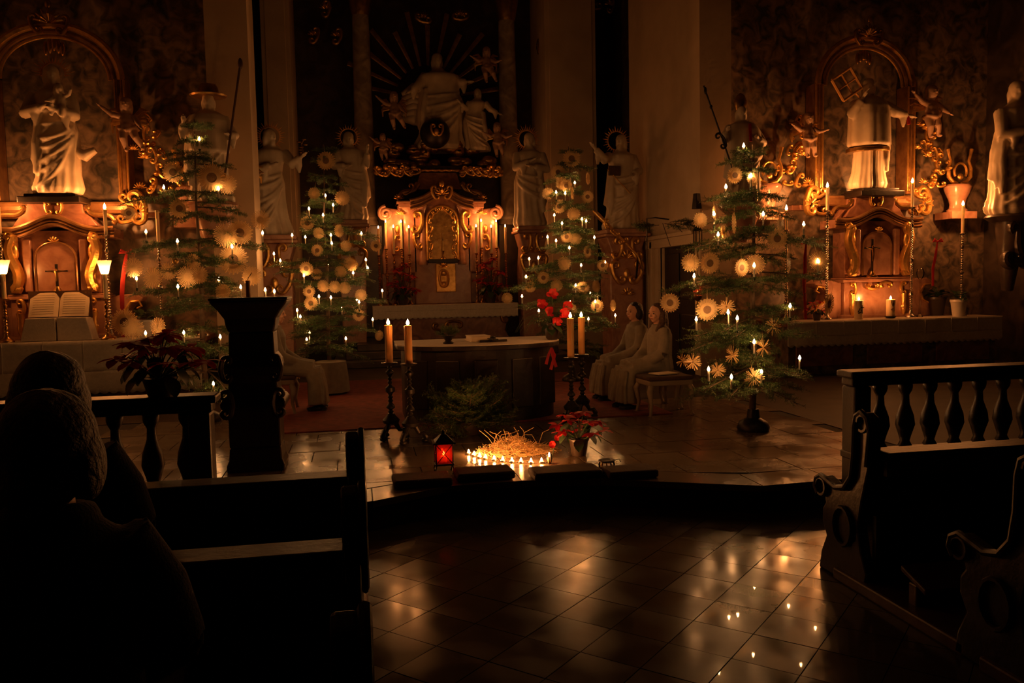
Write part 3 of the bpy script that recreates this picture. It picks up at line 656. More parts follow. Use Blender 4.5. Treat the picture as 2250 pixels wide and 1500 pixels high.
t = statue(b, figure(h, 31, [(-1, (-.19, -.10, .58), (-.05, -.18, .60)), (1, (.18, -.1, .6), (.05, -.2, .62))], lean=-.04, turn=-.4, nod=.2, swags=7, wide=1.05), 'tall ivory robed saint at the far right edge of the picture')
m = MB(); m.lathe([(.36, 0), (.38, -.03), (.33, -.07), (.28, -.10)], 24, (b.x, b.y, b.z)); m.v = m.v
for s in (-1, 1): cscroll(m, (b.x + s * .12, b.y - .12, b.z - .42), .42, .2 * s, s, .13)
m.tube([(b.x, b.y, b.z - .08), (b.x - .05, b.y, b.z - .5), (b.x + .02, b.y + .1, b.z - 1.1)], [.24, .17, .08], 12); m.build('console', 'dark_marble', t)
# consoles under the pillar saints
for px, lab in ((468, 'left'), (1628, 'right')):
    b = at(px, 446, 10.95); m = MB(); m.lathe([(.30, 0), (.32, -.04), (.27, -.10), (.20, -.16), (.23, -.22), (.16, -.42), (.10, -.55)], 20, tuple(b)); t = m.build('console', 'pink_marble')
    tag(t, f'marble bracket under the staff-bearing saint at the {lab} pillar', 'console')
# putti
def putto(px, pf, ph, Y, arms, legs, label, seed, rz=0):
    b, h = place(px, pf, ph, Y); t = thing('putto', b, label, 'statue'); obj('figure', putto_mesh(h, *arms, *legs, seed), t, (0, 0, 0), (0, 0, rz))
    m = MB()
    for s in (-1, 1):
        for k in range(4): m.tube([b + Vector((s * .05, .1 * h, (.62 - .02 * k) * h)), b + Vector((s * (.22 + .03 * k) * h, .16 * h, (.80 - .09 * k) * h)), b + Vector((s * (.36 - .02 * k) * h, .17 * h, (.78 - .14 * k) * h))], [.02, .035, .01], 6, .5)
    m.build('wings', 'gold', t); return t
AR1 = (((-.24, -.05, .66), (-.42, -.08, .80)), ((.2, -.08, .52), (.26, -.16, .44))); LG1 = (((-.06, -.12, .22), (-.02, -.05, .02)), ((.16, -.10, .24), (.26, -.02, .06)))
AR2 = (((-.22, -.06, .58), (-.40, -.12, .66)), ((.24, -.05, .56), (.34, -.12, .58))); LG2 = (((-.06, -.06, .20), (-.03, -.02, .02)), ((.10, -.06, .22), (.15, -.02, .04)))
putto(283, 333, 213, 11.45, AR1, LG1, 'carved putto with raised arm on the gilded scrolls of the left retable', 1)
putto(1776, 346, 246, 11.45, AR2, LG2, 'carved putto standing on scrolls left of the gridiron saint', 2)
putto(2046, 302, 186, 11.45, ((AR1[1][0][0] * -1, -.08, .56), (-.28, -.14, .48)) and AR1, LG2, 'carved putto high on the gilded scrolls right of the gridiron saint', 3)
t = putto(547, 432, 346, 12.9, AR2, LG1, 'small shaded putto beside the haloed saint near the left pillar', 4)
b = Vector(t.location); MB().tube([b + Vector((0, 0, -.02)), b + Vector((-.2, .0, -.12)), (-2.12, b.y, b.z - .25)], [.1, .09, .07], 10).build('bracket', 'old_gold', t)
# ------------------------------------------------------------------ high altar
cH = at(970, 500, 16.4).x
def zh(py): return 1.6 + (625 - py) / 110.7
def xh(px): return cH + (px - 970) / 110.7
ZM = zh(667)
t = thing('altar_steps', (cH, 15, CZ), 'dark stone steps in front of the distant high altar', 'steps')
for k in range(3): MB().b2(cH - 2.1 + .2 * k, cH + 2.1 - .2 * k, 14.3 + .32 * k, 18.18, CZ + .12 * k, CZ + .12 * (k + 1)).build('step', 'dark_marble', t, smooth=False, bevel=.012)
t = thing('high_altar_table', (cH, 16.2, CZ + .36), 'red marble altar table of the high altar in the background centre', 'altar')
MB().prism([(cH - 1.2, CZ + .36), (cH - 1.12, CZ + .5), (cH - 1.2, ZM - .15), (cH - 1.3, ZM - .06), (cH + 1.3, ZM - .06), (cH + 1.2, ZM - .15), (cH + 1.12, CZ + .5), (cH + 1.2, CZ + .36)], 15.75, 17.0).build('body', 'red_marble', t, smooth=False, bevel=.02)
MB().b2(cH - 1.38, cH + 1.38, 15.68, 17.0, ZM - .06, ZM).build('slab', 'red_marble', t, smooth=False, bevel=.015)
m = MB(); cscroll(m, (cH - .12, 15.73, CZ + .62), .2, PI / 2, 1, .12); cscroll(m, (cH + .12, 15.73, CZ + .62), .2, PI / 2, -1, .12); m.build('emblem_or_glint', 'old_gold', t)
for s in (-1, 1):
    m = MB(); cscroll(m, (cH + s * 1.12, 15.72, ZM - .22), .18, 0, s, .14); m.build('corner_scroll', 'old_gold', t)
cloth(cH - 1.40, cH + 1.36, 15.67, 16.1, ZM, .235, 'white lace cloth on the distant high altar below the tabernacle', .13, .06)
t = thing('high_tabernacle', (cH, 16.6, ZM), 'tall pink marble and gold tabernacle at the centre of the high altar', 'tabernacle')
MB().b2(xh(838), xh(1102), 16.35, 17.0, ZM, zh(600)).build('plinth', 'red_marble', t, smooth=False, bevel=.02)
MB().b2(xh(908), xh(1032), 16.3, 17.0, ZM, zh(450)).build('centre_block', 'pink_marble', t, smooth=False, bevel=.02)
def ogh(px): return zh(452 - 40 * math.exp(-((px - 970) / 38) ** 2) + 6 * math.cos((px - 970) / 65 * PI))
pxs = [902 + 136 * i / 40 for i in range(41)]
MB().prism([(xh(p), ogh(p)) for p in pxs] + [(xh(p), ogh(p) - .17) for p in pxs[::-1]], 16.2, 17.0).build('pediment', 'pink_marble', t, smooth=False, bevel=.01)
for d, r in ((0, .03), (-.09, .018), (-.16, .026)): MB().tube([(xh(p), 16.18, ogh(p) + d) for p in pxs], r, 8).build('pediment_moulding', 'gilt_wood', t)
MB().prism([(xh(935), zh(455)), (xh(945), zh(430)), (xh(970), zh(422)), (xh(995), zh(430)), (xh(1005), zh(455))], 16.26, 16.4).build('tympanum', 'red_marble', t, smooth=False)
aw = .30; arch = [(cH - aw, zh(572))] + [(cH + aw * math.cos(a), zh(485) + .26 * math.sin(a)) for a in [PI - PI * i / 14 for i in range(15)]] + [(cH + aw, zh(572))]
MB().prism(arch, 16.27, 16.32).build('niche_panel', 'old_gold', t, smooth=False)
MB().tube([(x, 16.25, z) for x, z in arch], .025, 8).build('niche_moulding', 'gold', t)
m = MB(); rnd = random.Random(5)
for s in (-1, 1):
    for k in range(5): cscroll(m, (cH + s * (.23 - .012 * (k == 4)), 16.25, zh(562) + .17 * k), .085, rnd.uniform(-.5, .5) * s, s * (1 if k % 2 else -1), .16)
    for k in range(3): cscroll(m, (cH + s * (.20 - .07 * k), 16.25, zh(485) + .10 + .055 * k), .085, s * (.5 + .4 * k), s, .16)
shell(m, (cH, 16.25, zh(485) + .17), .07, 7)
m.build('niche_relief', 'gold', t)
MB().b2(xh(938), xh(1002), 16.15, 16.35, zh(578), zh(570)).build('niche_sill', 'dark_wood', t, smooth=False, bevel=.006)
MB().b2(xh(954), xh(996), 16.2, 16.32, zh(641), zh(580)).build('tabernacle_door', 'gold', t, smooth=False, bevel=.01)
m = MB(); cscroll(m, (cH, 16.18, zh(612)), .2, 0, 1, .12); cscroll(m, (cH, 16.18, zh(612)), .2, 0, -1, .12); shell(m, (cH, 16.18, zh(588)), .1); m.build('door_relief', 'gold', t)
MB().lathe([(.06, 0), (.05, .02), (.015, .05), (.015, .14), (.03, .16)], 12, (cH, 16.2, zh(570))).b2(cH - .012, cH + .012, 16.19, 16.21, zh(570) + .15, zh(570) + .5).b2(cH - .09, cH + .09, 16.19, 16.21, zh(570) + .36, zh(570) + .385).build('crucifix', 'brass', t)
for s in (-1, 1):
    X = lambda px: cH + s * (px - 970) / 110.7
    MB().lathe([(.085, 0), (.09, .05), (.07, .08), (.068, 1.0), (.08, 1.05), (.1, 1.1), (.1, 1.16)], 20, (X(1012), 16.3, zh(582))).build('column', 'pink_marble', t)
    MB().b2(X(1024), X(1052), 16.3, 16.95, zh(600), zh(462)).build('bay', 'pink_marble', t, smooth=False, bevel=.03)
    MB().lathe([(.12, 0), (.13, .04), (.10, .08), (.10, 1.02), (.13, 1.08), (.17, 1.18), (.20, 1.22), (.20, 1.30)], 24, (X(1042), 16.45, zh(600) + .02)).build('half_column', 'pink_marble', t)
    MB().prism([(X(1055), zh(600)), (X(1098), zh(600)), (X(1100), zh(560)), (X(1088), zh(520)), (X(1090), zh(480)), (X(1104), zh(472)), (X(1103), zh(462)), (X(1085), zh(458)), (X(1060), zh(462)), (X(1055), zh(470))], 16.4, 16.9).build('volute_console', 'pink_marble', t, smooth=False, bevel=.02)
    m = MB(); m.tube(spiral(X(1090), zh(470), .14, .03, PI / 2, PI / 2 - s * 3.6 * PI, 24, 16.36), .035, 8); m.build('volute_curl', 'pink_marble', t)
    MB().b2(X(1028), X(1066), 16.2, 16.9, zh(450), zh(445)).b2(X(1032), X(1062), 16.25, 16.9, zh(460), zh(450)).build('capital', 'pink_marble', t, smooth=False, bevel=.012)
    m = MB(); cscroll(m, (X(1026), 16.24, zh(490)), .26, .2 * s, s, .13); cscroll(m, (X(1022), 16.26, zh(530)), .2, -.3 * s, -s, .13); shell(m, (X(1058), 16.3, zh(474)), .1); m.build('gilded_scroll', 'gold', t)
    m = MB(); cscroll(m, (X(1066), 16.34, zh(535)), .2, .2 * s, -s, .12); m.ell((X(1066), 16.34, zh(505)), (.05, .04, .09)); m.build('gilded_scroll', 'gold', t)
    m = MB(); sscroll(m, (X(1018), 16.45, zh(405)), (X(1062), 16.4, zh(440)), -.1 * s, .045, .4); cscroll(m, (X(1040), 16.4, zh(418)), .16, .8 * s, s, .14); shell(m, (X(1060), 16.35, zh(440)), .1); m.build('gilded_scroll', 'old_gold', t)
m = MB(); shell(m, (cH, 16.16, zh(432)), .13); cscroll(m, (cH - .12, 16.17, zh(428)), .16, .3, 1, .14); cscroll(m, (cH + .12, 16.17, zh(428)), .16, -.3, -1, .14); m.ell((cH, 16.15, zh(410)), (.05, .04, .07)); m.build('crest', 'gold', t)
# upper stage: plinth, entablature, cloud bank
t = thing('upper_stage', (cH, 17.2, zh(415)), 'dark upper stage of the high altar with gilded cloud garlands', 'retable')
MB().prism([(xh(918), zh(415)), (xh(930), zh(378)), (xh(1010), zh(378)), (xh(1022), zh(415))], 16.7, 17.4).build('plinth', 'red_marble', t, smooth=False, bevel=.02)
MB().b2(xh(838), xh(1102), 16.9, 17.6, zh(378), zh(368)).b2(xh(850), xh(1090), 16.8, 17.6, zh(368), zh(362)).build('entablature', 'dark_marble', t, smooth=False, bevel=.01)
rnd = random.Random(14)
for k in range(18):
    px = 842 + 258 * k / 17; m = MB(); d = abs(px - 970)
    if d < 45: r = .05; m.tube([(xh(px - 8), 16.75, zh(372)), (xh(px), 16.72, zh(374)), (xh(px + 8), 16.75, zh(372))], .03, 8)
    else:
        for q in range(4): m.ell((xh(px + rnd.uniform(-7, 7)), 16.7, zh(rnd.uniform(366, 384))), (rnd.uniform(.05, .09), .06, rnd.uniform(.035, .06)), 10, 6)
        cscroll(m, (xh(px), 16.66, zh(376)), .14, rnd.uniform(0, 3), 1, .15)
    m.build('gilded_cloud', 'gold', t)
for k in range(22):
    px = rnd.uniform(850, 1095); py = rnd.uniform(310, 362); m = MB()
    for q in range(3): m.ell((xh(px) + rnd.uniform(-.1, .1), 17.0, zh(py) + rnd.uniform(-.06, .06)), (rnd.uniform(.1, .17), .12, rnd.uniform(.07, .11)), 10, 7)
    m.build('cloud', 'old_gold', t)
m = MB(); m.ell((xh(965), 16.75, zh(292)), .30, 24, 16); m.build('globe', 'dark_wood', t)
m = MB(); m.ell((xh(965), 16.44, zh(294)), (.05, .03, .06)); cscroll(m, (xh(961), 16.46, zh(290)), .14, .3, 1, .14); cscroll(m, (xh(972), 16.46, zh(290)), .14, -.3, -1, .14); m.build('emblem_or_glint', 'gold', t)  # gold scrolls modelled in place of two light glints on the dark globe
for k in range(13):
    a = .15 + (PI - .3) * k / 12; m = MB(); m.tube([(xh(965) + .7 * math.cos(a), 17.9, zh(190) + .7 * math.sin(a)), (xh(965) + (1.5 + .3 * (k % 2)) * math.cos(a), 17.8, zh(190) + (1.5 + .3 * (k % 2)) * math.sin(a))], [.03, .06], 6, .4); m.build('sun_ray', 'old_gold', t)
for px, py in ((690, 78), (740, 80), (930, 40), (1012, 35), (1190, 103), (1245, 92), (1340, 12), (1305, 12), (715, 20), (1205, 150)):
    p = at(px, py, 17.4); m = MB(); cscroll(m, p, .2, rnd.uniform(0, 3), 1, .15); shell(m, p, .12); m.build('gilded_capital', 'old_gold', t)
b, h = place(965, 332, 118, 17.2)
t = statue(b, figure(h, 41, [(-1, (-.2, -.06, .66), (-.28, -.1, .60)), (1, (.2, -.05, .70), (.30, -.08, .70))], lean=.05, turn=.2, wide=1.5, swags=9, twist=1.2), 'large dim carved figure in swirling robes crowning the high altar')
m = MB()
for k in range(6): m.tube([b + Vector((-.25, .1, 1.15 - .1 * k)), b + Vector((-.5, .05, 1.25 - .12 * k)), b + Vector((-.72, .1, 1.15 - .1 * k))], [.1, .13, .05], 10)
m.build('blown_mantle', 'ivory', t)
b, h = place(1052, 332, 195, 17.0)
t = statue(b, figure(h, 44, [(-1, (-.2, -.06, .66), (-.3, -.1, .75)), (1, (.2, -.05, .66), (.32, -.08, .6))], lean=-.08, turn=-.4, wide=1.15, swags=8, twist=1.2), 'dim carved angel in a fluttering robe, right of the crowning figure')
putto(868, 285, 200, 16.9, AR1, LG1, 'dim putto climbing the clouds left of the crowning figure', 5)
putto(1070, 182, 102, 17.1, AR2, LG1, 'dim putto floating high right above the angel', 6)
putto(1094, 345, 268, 16.8, AR2, LG2, 'dim putto seated right of the angel above the gilded clouds', 7)
putto(842, 352, 292, 16.8, AR1, LG2, 'dim small putto over the left end of the gilded clouds', 8)
for px, r, w in ((806, .19, 'left'), (1121, .19, 'right')):
    p = at(px, 480, 17.35); m = MB(); z0 = zh(490); t = thing('column', (p.x, p.y, CZ + .36), f'mottled marble column of the high altar on the {w} of the tabernacle', 'column')
    MB().lathe([(r * 1.25, 0), (r * 1.25, .08), (r * 1.1, .12), (r * 1.18, .17), (r, .22), (r * 1.02, 1.8), (r * .88, 4.2)], 28, (p.x, p.y, z0)).build('shaft', 'grey_marble', t)
    MB().b2(p.x - .3, p.x + .3, p.y - .3, p.y + .3, CZ + .36, z0).build('pedestal', 'dark_marble', t, smooth=False, bevel=.015)
    MB().lathe([(r * .9, 4.2), (r * 1.0, 4.25), (r * 1.3, 4.55), (r * 1.35, 4.62)], 20, (p.x, p.y, z0)).build('capital', 'old_gold', t)
# candles of the high altar: five on either side
L5 = [(831, 500), (847, 487), (864, 498), (881, 487), (898, 499)]; R5 = [(1046, 497), (1057, 485), (1079, 498), (1090, 486), (1110, 497)]
for side, lst in (('left', L5), ('right', R5)):
    for k, (px, py) in enumerate(lst):
        p = at(px, py + 2, 15.98 + (.22 if py < 490 else 0)); ln = .50
        candle(p, ln, .021, f'slender lit candle on the high altar, {side} row, {ordn(k+1)} from the left', fl=.05, fw=.026, kind='high')
        stick((p.x, p.y, ZM + .005), p.z - ln - ZM - .005, f'slim candlestick on the high altar, {side} row, {ordn(k+1)} from the left', 'brass', .06, plate=.04)
# ------------------------------------------------------------------ candles of the side altars
def altar_candle(px, pf, pb, Y, zb, lab, lit=True, r=.022, mat='silver', kind='tall'):
    p = at(px, pf, Y); q = at(px, pb, Y); ln = p.z - q.z
    candle(p, ln, r, f'{"burning white" if lit else "unlit white"} candle {lab}', kind=kind, lit=lit, fl=.075, fw=.034)
    stick((p.x, p.y, zb), q.z - zb, f'twisted silver candlestick {lab}', mat, .08, plate=.05)
zr, zl = zR + .006, zL + .006
altar_candle(1818, 412, 462, 11.2, zr, 'left of the gridiron saint on the right altar')
altar_candle(2005, 402, 455, 11.2, zr, 'right of the gridiron saint on the right altar')
altar_candle(1728, 462, 505, 11.15, zr, 'farthest left on the right altar beside the fir')
altar_candle(2116, 452, 512, 11.15, zr, 'farthest right on the right altar above the flowerpot')
altar_candle(230, 460, 516, 11.2, zl, 'tall, below the gilded scroll right of the left tabernacle')
altar_candle(-4, 455, 512, 11.2, zl, 'tall, at the left picture edge on the left altar')
altar_candle(345, 462, 533, 11.15, zl, 'seen through the lectern fir, nearer the red ribbon', lit=False)
altar_candle(435, 480, 542, 11.15, zl, 'seen through the lectern fir, nearer its trunk', lit=False)
# wind-shaded candles on the left altar
for px, lab in ((230, 'right of the open book'), (6, 'at the left picture edge')):
    p = at(px, 600, 10.92); q = at(px, 656, 10.92)
    t = candle(p, p.z - q.z, .026, f'thick candle in a white glass shade {lab}', kind='glass', fl=.075, fw=.040)
    m = MB(); m.lathe([(.035, -.012), (.045, 0), (.06, .07), (.085, .155)], 24, tuple(p)); o = m.build('glass_shade', 'milk_glass', t); o.data.polygons.foreach_set('use_smooth', [True] * len(o.data.polygons))
    import bmesh
    bm = bmesh.new(); bm.from_mesh(o.data); bmesh.ops.delete(bm, geom=[f for f in bm.faces if len(f.verts) > 4], context='FACES_ONLY'); bm.to_mesh(o.data); bm.free()
    stick((p.x, p.y, zl), q.z - zl, f'dark ornate candlestick under the shaded candle {lab}', 'brass', .085, plate=.055)
# ------------------------------------------------------------------ fir trees
def branch_mesh(L, seed):
    rnd = random.Random(seed); m = MB()
    main = [Vector((L * t, .03 * L * math.sin(3 * t + seed), -.10 * L * t * t + .05 * L * t)) for t in [i / 8 for i in range(9)]]
    m.tube(main, [.009 * (1 - .8 * i / 8) * (L / .7) + .0012 for i in range(9)], 6)
    def pos(t): i = min(int(t * 8), 7); return main[i].lerp(main[i + 1], t * 8 - i)
    axes = [(main[0].lerp(main[1], .8), main[-1], 1)]
    t = .22; k = 0
    while t < .97:
        p = pos(t); s = 1 if k % 2 else -1; ln = (.09 + .42 * L * (1 - t) ** .8 * min(1, t * 2.6)) * rnd.uniform(.7, 1.15); a = s * rnd.uniform(.65, 1.0)
        e = p + Vector((math.cos(a) * ln, math.sin(a) * ln, rnd.uniform(-.28, .22) * ln)); m.tube([p, e], [.003, .001], 4); axes.append((p, e, 1))
        if ln > .16:
            for q in (.4, .7):
                for s2 in (-1, 1):
                    if rnd.random() < .75:
                        b = a + s2 * .75; l2 = ln * (1 - q) * .75; pp = p.lerp(e, q); ee = pp + Vector((math.cos(b) * l2, math.sin(b) * l2, rnd.uniform(-.4, .3) * l2)); axes.append((pp, ee, 0))
        t += rnd.uniform(.04, .07) * .7 / max(L, .4) ** .5; k += 1
    vs = []; fs = []
    for p, e, _ in axes:
        d = e - p; n = int(d.length / .0040) + 1; dn = d.normalized(); sx = dn.cross(Vector((0, 0, 1))).normalized(); up = sx.cross(dn)
        for i in range(n):
            q = p + d * ((i + rnd.random()) / n); w = rnd.choice((rnd.uniform(-.8, .9), PI - rnd.uniform(-.8, .9), rnd.uniform(0, 2 * PI)))
            r = sx * math.cos(w) + up * math.sin(w); nd = (r + dn * rnd.uniform(.35, .8)).normalized(); ln = rnd.uniform(.017, .029)
            wd = nd.cross(up if abs(nd.dot(up)) < .9 else sx).normalized() * .0022; b = len(vs)
            vs += [q - wd, q + wd, q + nd * ln + wd * .5, q + nd * ln - wd * .5]; fs.append((b, b + 1, b + 2, b + 3))
    me = m.mesh('branch', True); me.materials.append(MATS['bark'])
    n2 = MB(); n2.add(vs, fs); me2 = n2.mesh('needles', False); me2.materials.append(MATS['needle']); NEED[me.name] = me2; return me
NEED = {}
def twig(name, me, parent, loc=(0, 0, 0), rot=(0, 0, 0), sc=1):
    o = obj(name, me, parent, loc, rot, sc); stuff(obj('needles', NEED[me.name], o)); return o
BR = {L: [branch_mesh(L, int(L * 100) + k) for k in range(2)] for L in (.25, .45, .7, .95)}
def best_branch(L, k=0):
    key = min(BR, key=lambda q: abs(math.log(q / L))); return BR[key][k % 2], L / key
# electric tree candle
m = MB(); m.lathe([(.0075, -.085), (.0075, 0), (.006, .003)], 10); CST = m.mesh('candle_stem'); CST.materials.append(MATS['pot_white'])
m = MB(); m.lathe([(.008, -.097), (.014, -.095), (.014, -.085), (.008, -.084)], 8); m.box((0, 0, -.104), (.012, .02, .016)); CCL = m.mesh('clip'); CCL.materials.append(MATS['leaf'])
# straw stars, unit radius, facing -y
def star_mesh(kind, seed=0):
    rnd = random.Random(seed); m = MB(); n = {1: 44, 2: 40, 3: 46}[kind]
    for i in range(n):
        a = 2 * PI * i / n; r0 = {1: .40, 2: .10, 3: .12}[kind]; r1 = (1.0 if i % 2 else .90) * rnd.uniform(.96, 1.02)
        tilt = 0 if kind < 3 else rnd.uniform(-.75, .75); d = Vector((math.cos(a) * math.cos(tilt), math.sin(tilt), math.sin(a) * math.cos(tilt))); sd = Vector((-math.sin(a), 0, math.cos(a)))
        w0, w1 = {1: (.034, .040), 2: (.018, .036), 3: (.03, .036)}[kind]
        p, q = d * r0, d * r1; y = Vector((0, .018, 0)); yo = Vector((0, .02 * (i % 2), 0))
        m.add([p - sd * w0 - y + yo, p + sd * w0 - y + yo, q + sd * w1 - y * .6 + yo, q - sd * w1 - y * .6 + yo, p - sd * w0 + y + yo, p + sd * w0 + y + yo, q + sd * w1 + y * .6 + yo, q - sd * w1 + y * .6 + yo],
              [(0, 1, 2, 3), (7, 6, 5, 4), (0, 3, 7, 4), (1, 5, 6, 2), (3, 2, 6, 7)])
    me = m.mesh('rays', False); me.materials.append(MATS['straw']); return me
def disc_mesh(r0, r1, mat, d=.03):
    m = MB(); n = 28; vs = []; fs = []
    for y in (-d, d):
        for r in (r0, r1):
            for i in range(n): a = 2 * PI * i / n; vs.append((r * math.cos(a), y, r * math.sin(a)))
    for i in range(n):
        j = (i + 1) % n
        fs += [(i, j, n + j, n + i), (2 * n + i, 3 * n + i, 3 * n + j, 2 * n + j), (n + i, n + j, 3 * n + j, 3 * n + i), (i, 2 * n + i, 2 * n + j, j)]
    m.add(vs, fs); me = m.mesh('ring', False); me.materials.append(MATS[mat]); return me
STAR = {k: star_mesh(k, k) for k in (1, 2, 3)}
RING = {1: disc_mesh(.34, .60, 'straw'), 2: disc_mesh(.10, .34, 'straw', .012), 3: disc_mesh(.14, .22, 'straw', .05)}
HUB = {1: disc_mesh(.012, .37, 'straw_dark', .02), 2: disc_mesh(.012, .12, 'straw', .045), 3: disc_mesh(.012, .13, 'straw_dark', .06)}
m = MB(); m.tube([(0, 0, .95), (0, 0, 1.7)], .012, 4); THR = m.mesh('thread'); THR.materials.append(MATS['straw'])
def straw_star(p, r, kind, turn, label, group):
    t = thing('straw_star', p, label, 'straw star', group, rz=-YAW + turn); t.rotation_euler[1] = random.uniform(-.4, .4); t.rotation_euler[0] = random.uniform(-.12, .12)
    obj('rays', STAR[kind], t, sc=r); obj('ring', RING[kind], t, sc=r); obj('hub', HUB[kind], t, sc=r); obj('thread', THR, t, sc=r); return t
def fir(px, top, base, bz, phrase, label, rmax, candles, stars, seed, tw=.035):
    """trunk at px, tip at pixel row top; base is the floor point"""
    rnd = random.Random(seed); b = Vector(base); tip = at(px, top, b.y); hgt = tip.z - b.z
    t = thing('fir_tree', b, label, 'christmas tree')
    m = MB(); m.tube([b + Vector((.012 * math.sin(k * 1.7 + seed), .012 * math.cos(k * 2.1), 0 if k == 0 else hgt * k / 8)) for k in range(9)], [tw * (1 - .88 * k / 8) for k in range(9)], 10); m.build('trunk', 'bark', t)
    MB().lathe([(.14, 0), (.15, .03), (.13, .08), (.06, .12), (.05, .2)], 18, tuple(b)).build('stand', 'iron', t)
    view = Vector((CAM.x - b.x, CAM.y - b.y, 0)).normalized(); right = Vector((-view.y, view.x, 0))
    if right.dot(RT) < 0: right = -right
    def rad(z): q = max(0, (hgt - (z - b.z)) / hgt); return rmax * (.10 + .90 * q ** .75)
    def limb(zs, end, k):
        s = Vector((b.x, b.y, zs)); d = end - s; L = d.length; me, sc = best_branch(L, k)
        xa = d.normalized(); ya = Vector((0, 0, 1)).cross(xa).normalized(); za = xa.cross(ya); R = Matrix((xa, ya, za)).transposed().to_euler()
        o = twig('branch', me, t, tuple(s - b), R, (sc, sc if .7 < sc < 1.5 else 1, 1 if sc < 1.6 else sc)); return o
    def spot(qx, qy, front=None, fr=.88):
        """put something seen at this pixel on the crown: keeps its own depth around the trunk"""
        p = at(qx, qy, b.y); off = (p - Vector((b.x, b.y, p.z))).dot(right); R = rad(p.z)
        dep = math.sqrt(max(0, R * R - off * off)) * (rnd.uniform(.6, 1.1) if front is None else front) * (1 if rnd.random() < fr else -.6)
        return at(qx, qy, b.y + view.y * dep) if abs(off) < R else p
    k = 0; cl = sorted(candles, key=lambda c: c[1])
    for i, (qx, qy) in enumerate(cl):
        p = spot(qx, qy); c = thing('tree_candle', p - Vector((0, 0, .105)), f'lit tree candle, {ordn(i+1)} from the top, on the {phrase}', 'tree candle', f'candles on the {phrase}')
        obj('candle_stem', CST, c, (0, 0, .105)); obj('clip', CCL, c, (0, 0, .105)); s_ = mpp(p) * FPX / FPX
        obj('flame', FL['tree'], c, (0, 0, .105), sc=(.024, .024, .042))
        e = p - Vector((0, 0, .115)); d = Vector((e.x - b.x, e.y - b.y, 0)); L = d.length
        if L < .1: continue
        e2 = e + d.normalized() * .05; limb(min(max(e.z + .10 * L - .02, b.z + .25), tip.z - .05), e2, k); k += 1
    for i, (qx, qy, qr, kind, turn) in enumerate(sorted(stars, key=lambda c: c[1])):
        p = spot(qx, qy, rnd.uniform(.5, .9), 1.1); r = qr * mpp(p)
        straw_star(p, r, kind, turn, f'straw star, {ordn(i+1)} from the top, on the {phrase}', f'straw stars on the {phrase}')
        e = p + Vector((0, 0, r * 1.7)); d = Vector((e.x - b.x, e.y - b.y, 0)); L = d.length
        if L > .2 and i % 2 == 0: limb(min(e.z + .12 * L, tip.z - .05), e + d.normalized() * .06, k); k += 1
    z = b.z + hgt * .17; w = 0
    while z < tip.z - .10:
        R = rad(z) * .95; n = 6 if R > .3 else 5
        for j in range(n):
            a = 2 * PI * (j + .37 * w) / n + rnd.uniform(-.25, .25); r = R * rnd.uniform(.55, 1.0)
            limb(z, Vector((b.x + r * math.cos(a), b.y + r * math.sin(a), z + r * rnd.uniform(-.30, .12))), k); k += 1
        z += rnd.uniform(.17, .24) * (1.1 if R > .4 else .9); w += 1
    for j in range(4): a = j * PI / 2 + .4; limb(tip.z - .12, Vector((tip.x + .1 * math.cos(a), tip.y + .1 * math.sin(a), tip.z - .05)), k); k += 1
    return t
O = 1.1
TA = dict(c=[(438, 309), (360, 415), (480, 418), (321, 512), (390, 533), (510, 545), (577, 515), (300, 615), (391, 633), (481, 617), (529, 634), (320, 735), (404, 734), (484, 743), (469, 846), (583, 640), (603, 643)],
          s=[(572, 483, 22, 2, 0), (495, 517, 28, 2, 0), (527, 511, 28, 1, .3), (512, 570, 34, 1, 0), (465, 390, 32, 1, .2), (498, 405, 23, 2, 0), (293, 588, 23, 2, .9), (336, 610, 25, 2, 1.05), (413, 608, 27, 2, 0), (440, 604, 20, 2, .9), (274, 708, 31, 1, 0), (291, 722, 25, 2, .2), (394, 458, 22, 1, .3), (283, 468, 17, 1, .5), (347, 718, 22, 2, 1.15), (380, 378, 24, 1, .1), (490, 640, 17, 2, .5), (553, 606, 22, 2, .4), (370, 596, 20, 2, .9), (425, 575, 19, 2, 1.0), (440, 330, 0, 1, 0)][:-1])
TB = dict(c=[(715, 432), (732, 453), (679, 461), (710, 475), (671, 523), (642, 519), (727, 519), (729, 537), (794, 515), (616, 575), (721, 583), (804, 573), (808, 591), (776, 602), (668, 608), (701, 654), (727, 656), (784, 660), (789, 666), (653, 684), (660, 698), (751, 681), (840, 641), (819, 704), (674, 748), (680, 732), (760, 746), (602, 560)],
          s=[(690, 425, 14, 2, 0), (752, 435, 17, 2, .3), (716, 353, 21, 1, 0), (675, 490, 16, 1, .2), (697, 550, 14, 1, 0), (745, 507, 15, 2, 1.0), (768, 578, 14, 2, .5), (673, 590, 16, 1, 0), (696, 602, 13, 2, .4), (748, 597, 14, 2, .3), (773, 582, 14, 2, 0), (679, 640, 14, 1, 0), (683, 666, 16, 1, 0), (736, 630, 14, 2, .3), (793, 648, 14, 2, 0), (788, 692, 14, 1, 0), (826, 540, 13, 1, .3), (833, 737, 12, 2, .8), (760, 540, 13, 2, .4), (648, 815, 20, 2, 0), (710, 628, 14, 2, .5), (758, 632, 14, 2, .6), (700, 512, 13, 2, .5)])
